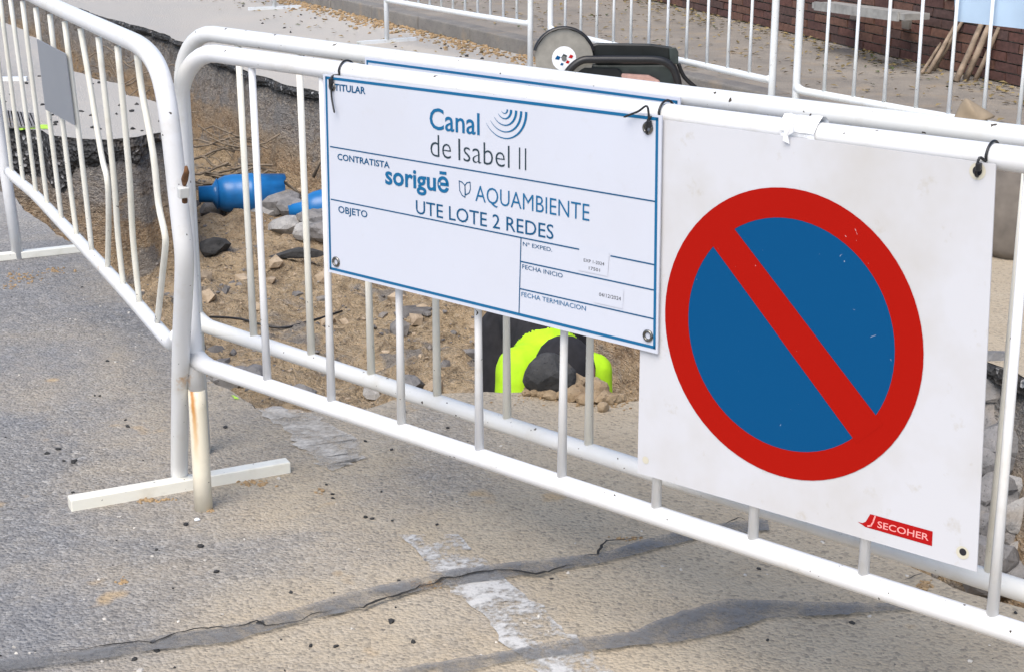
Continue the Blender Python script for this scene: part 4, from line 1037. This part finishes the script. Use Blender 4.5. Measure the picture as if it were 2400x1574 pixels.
# stakes leaning on the wall
def wallpt(px, o): return onplane(px, wp(0, o, 0), V3(*WN, 0))
for i, (a, b, r) in enumerate([((2152, 118), (2225, -10), .012), ((2175, 172), (2235, 68), .016), ((2188, 166), (2250, 60), .014), ((2240, 192), (2300, 58), .02), ((2262, 188), (2318, 62), .022), ((2285, 190), (2330, 90), .016), ((2160, 172), (2200, 110), .011), ((2225, 60), (2275, -30), .02)]):
    A = ground(a, .112); B = wallpt(b, .04); B = A+(B-A)*1.25 if i != 7 else B
    o = MB().tube([A, A*.66+B*.34+V3(.006, 0, .008), A*.33+B*.67, B], [r, r*.95, r*.9, r*.75], 8).build('wooden_stake', WOOD, None, True)
    tag(o, 'rough wooden stake in the bundle leaning on the brick wall', 'stake', 'stakes leaning on the brick wall')
# low grey trestle and plank beside the wall
tr = thing('trestle', 'low grey trestle board with a white leg standing before the brick wall', 'trestle', ground((2000, 76), .108))
A, B = wallpt((1930, 12), .30), wallpt((2150, 40), .30); z_ = (A[2]+B[2])/2; d = B-A; d[2] = 0; d /= np.linalg.norm(d)
MB().box((A+B)/2, [B-A, V3(*WN, 0), V3(0, 0, 1)], (np.linalg.norm(B-A)/2, .09, .02)).build('board', WOODG, tr)
MB().box((A+B)/2+V3(*WN, 0)*.10, [B-A, V3(*WN, 0), V3(0, 0, 1)], (np.linalg.norm(B-A)/2*.9, .008, .03)).build('edge_strip', WOODG, tr)
for px_b, px_t in (((1988, 74), (2010, 22)), ((2120, 105), (2125, 45))):
    a, b = ground(px_b, .109), (A+B)/2; b = A+(B-A)*((px_t[0]-1930)/220)-V3(0, 0, .02)
    MB().add([a+d*.03, a-d*.03, b-d*.05, b+d*.05]+[x+V3(*WN, 0)*-.02 for x in (a+d*.03, a-d*.03, b-d*.05, b+d*.05)], [(0, 1, 2, 3), (7, 6, 5, 4), (0, 4, 5, 1), (1, 5, 6, 2), (2, 6, 7, 3), (3, 7, 4, 0)]).build('leg', FARW, tr)
A, B = ground((1893, 56), .14), ground((2068, 106), .14)
tag(MB().box((A+B)/2, [B-A, np.cross(V3(0, 0, 1), B-A), V3(0, 0, 1)], (np.linalg.norm(B-A)/2, .035, .025)).build('grey_plank', WOODG), 'long grey plank lying along the foot of the brick wall', 'plank')

# ---- litter, crumbs, gravel (uncountable)
def scatter(name, label, cat, pts, sizes, mat, seed=1, flatness=.7):
    v0, f0 = ico(1); V_ = []; F_ = []; rg = np.random.default_rng(seed); n = 0
    for p, s_ in zip(pts, sizes):
        w = v0*(1+.35*rg.normal(size=(len(v0), 1)).clip(-1, 1))*s_*np.array([1.2, .9, flatness]); a = rg.uniform(0, 6.28); c_, s2 = math.cos(a), math.sin(a)
        w = w@np.array([[c_, s2, 0], [-s2, c_, 0], [0, 0, 1]]); V_.append(w+np.array(p)+np.array([0, 0, s_*.25])); F_.append(np.array(f0)+n); n += len(v0)
    o = obj(name, np.concatenate(V_), np.concatenate(F_), mat); return tag(o, label, cat, kind='stuff')
def rnd(n, x0, x1, y0, y1, z=0): 
    r_ = []
    while len(r_) < n:
        p = ground((random.uniform(x0, x1), random.uniform(y0, y1)), z)
        if not inside(p[None, :2])[0]: r_.append(p)
    return r_
pts = rnd(45, 0, 1100, 600, 1574)+rnd(16, 900, 2400, 1000, 1574)+rnd(40, 0, 400, 180, 310)+rnd(50, 450, 1200, 0, 150)+[ground(p) for p in [(138, 1053), (172, 1084), (175, 1080), (300, 1000), (410, 960), (110, 1063), (470, 1280), (610, 1460)]]
scatter('dark_grit', 'scattered black asphalt crumbs on the road', 'grit', pts, [abs(random.gauss(.0028, .0018))+.0015 if p[1] < 8 else random.uniform(.008, .016) for p in pts[:-8]]+[.007]*8, PEB_D, 3)
pts = rnd(70, 0, 2400, 1000, 1574)+rnd(20, 0, 420, 560, 1000)
scatter('pale_grit', 'scattered pale stone crumbs on the road', 'grit', pts, [abs(random.gauss(.002, .0015))+.0012 for p in pts], PEB_L, 4)
tag(lump('pebble', 'small white pebble on the road below the nearest post', 'pebble', ground((462, 1219)), (.014, .011, .009), 77, PEB_W, None, 1, .8), None)
pts = []
for cx, cy, sx, sy, n in [(345, 1172, 30, 5, 30), (390, 1170, 25, 4, 14), (600, 1132, 40, 8, 40), (495, 1196, 8, 4, 14), (1000, 1372, 36, 6, 50), (1030, 1362, 8, 5, 30), (285, 1362, 16, 8, 16), (1480, 1265, 30, 8, 16), (2165, 1370, 18, 10, 40), (750, 1150, 14, 5, 8), (1330, 930, 120, 14, 160), (1420, 945, 60, 12, 90), (60, 650, 55, 14, 60), (130, 635, 30, 8, 30), (20, 675, 25, 10, 20)]:
    for _ in range(n): pts.append(ground((random.gauss(cx, sx*.5), random.gauss(cy, sy*.5))))
scatter('clay_grit', 'small heaps of brown clay crumbs on the road', 'grit', pts, [abs(random.gauss(.0022, .0014))+.0013 for p in pts], PEB_O, 5)
pts = []
for _ in range(1500):
    s = random.uniform(-7, 3.5); q = KP+KD*s+KN*(-abs(random.gauss(0, .15))-.01); pts.append(V3(q[0], q[1], 0))
scatter('kerb_sand', 'bank of sand and clay crumbs along the foot of the kerb', 'sand', pts, [random.uniform(.006, .02) for p in pts], PEB_O, 6, .6)
def leaves(name, label, pts, mat, lo, hi):
    V_ = []; F_ = []
    for p in pts:
        L_ = random.uniform(lo, hi); a = random.uniform(0, 6.28); d = V3(math.cos(a), math.sin(a), random.uniform(-.2, .4)); e = V3(-math.sin(a), math.cos(a), random.uniform(-.3, .3)); k = len(V_)
        b = p+V3(0, 0, .006+random.random()*.012); V_ += [b-d*L_/2, b+e*L_*.28+V3(0, 0, L_*.1), b+d*L_/2, b-e*L_*.28+V3(0, 0, L_*.1)]; F_.append((k, k+1, k+2, k+3))
    return tag(obj(name, V_, F_, mat), label, 'leaves', kind='stuff')
pts = []
for _ in range(700):
    s = random.uniform(-1, 8); o = abs(random.gauss(0, .22))+.02; q = WA+WD*s+WN*o; pts.append(V3(q[0], q[1], .11))
for _ in range(500):
    s = random.uniform(-5, 6); q = KP+KD*s+KN*random.uniform(.2, 2.0); pts.append(V3(q[0], q[1], .11))
for _ in range(160):
    s = random.uniform(-6, 2.5); q = KP+KD*s+KN*random.uniform(-1.0, -.02); pts.append(V3(q[0], q[1], .0))
leaves('dry_leaf_litter', 'dry brown leaf litter along the wall and on the pavement', pts[::1], LEAF, .025, .06)
leaves('green_leaf_litter', 'scattered dark green leaves on the pavement', [pts[i]+V3(random.uniform(-.2, .2), random.uniform(-.2, .2), 0) for i in range(3, len(pts), 7)], LEAFG, .03, .06)
# gravel over the pit floor and foot of its walls
gp_ = []; gs_ = []; cand = idx[(sdf[idx] > .06)]
sel = RNG.choice(cand, 2600, replace=False)
for i in sel:
    p = p3[i]
    if p[1] > 13: continue
    gp_.append(p); gs_.append(min(.05, .0035*(1+RNG.pareto(1.7))))
gd_ = []; gz_ = []
for i in RNG.choice(cand, 2600, replace=False):
    p = p3[i]
    if p[1] > 13 or fbm(np.array([[p[0]*1.5, p[1]*1.5, 4.]]), 3, 91)[0] < -.05: continue
    gd_.append(p); gz_.append(min(.06, .005*(1+RNG.pareto(1.6))))
scatter('grey_rubble_grit', 'loose grey rubble and grit over the floor of the excavation', 'gravel', gd_, gz_, concrete_mat('rubble_grit', (.085, .08, .078), (.26, .25, .24), 5), 9, .7)
scatter('soil_crumbs', 'loose soil crumbs and gravel over the floor of the excavation', 'gravel', gp_, gs_, concrete_mat('soil_crumb', (.27, .205, .14), (.52, .42, .30), 8), 8, .75)
bpy.context.view_layer.update()
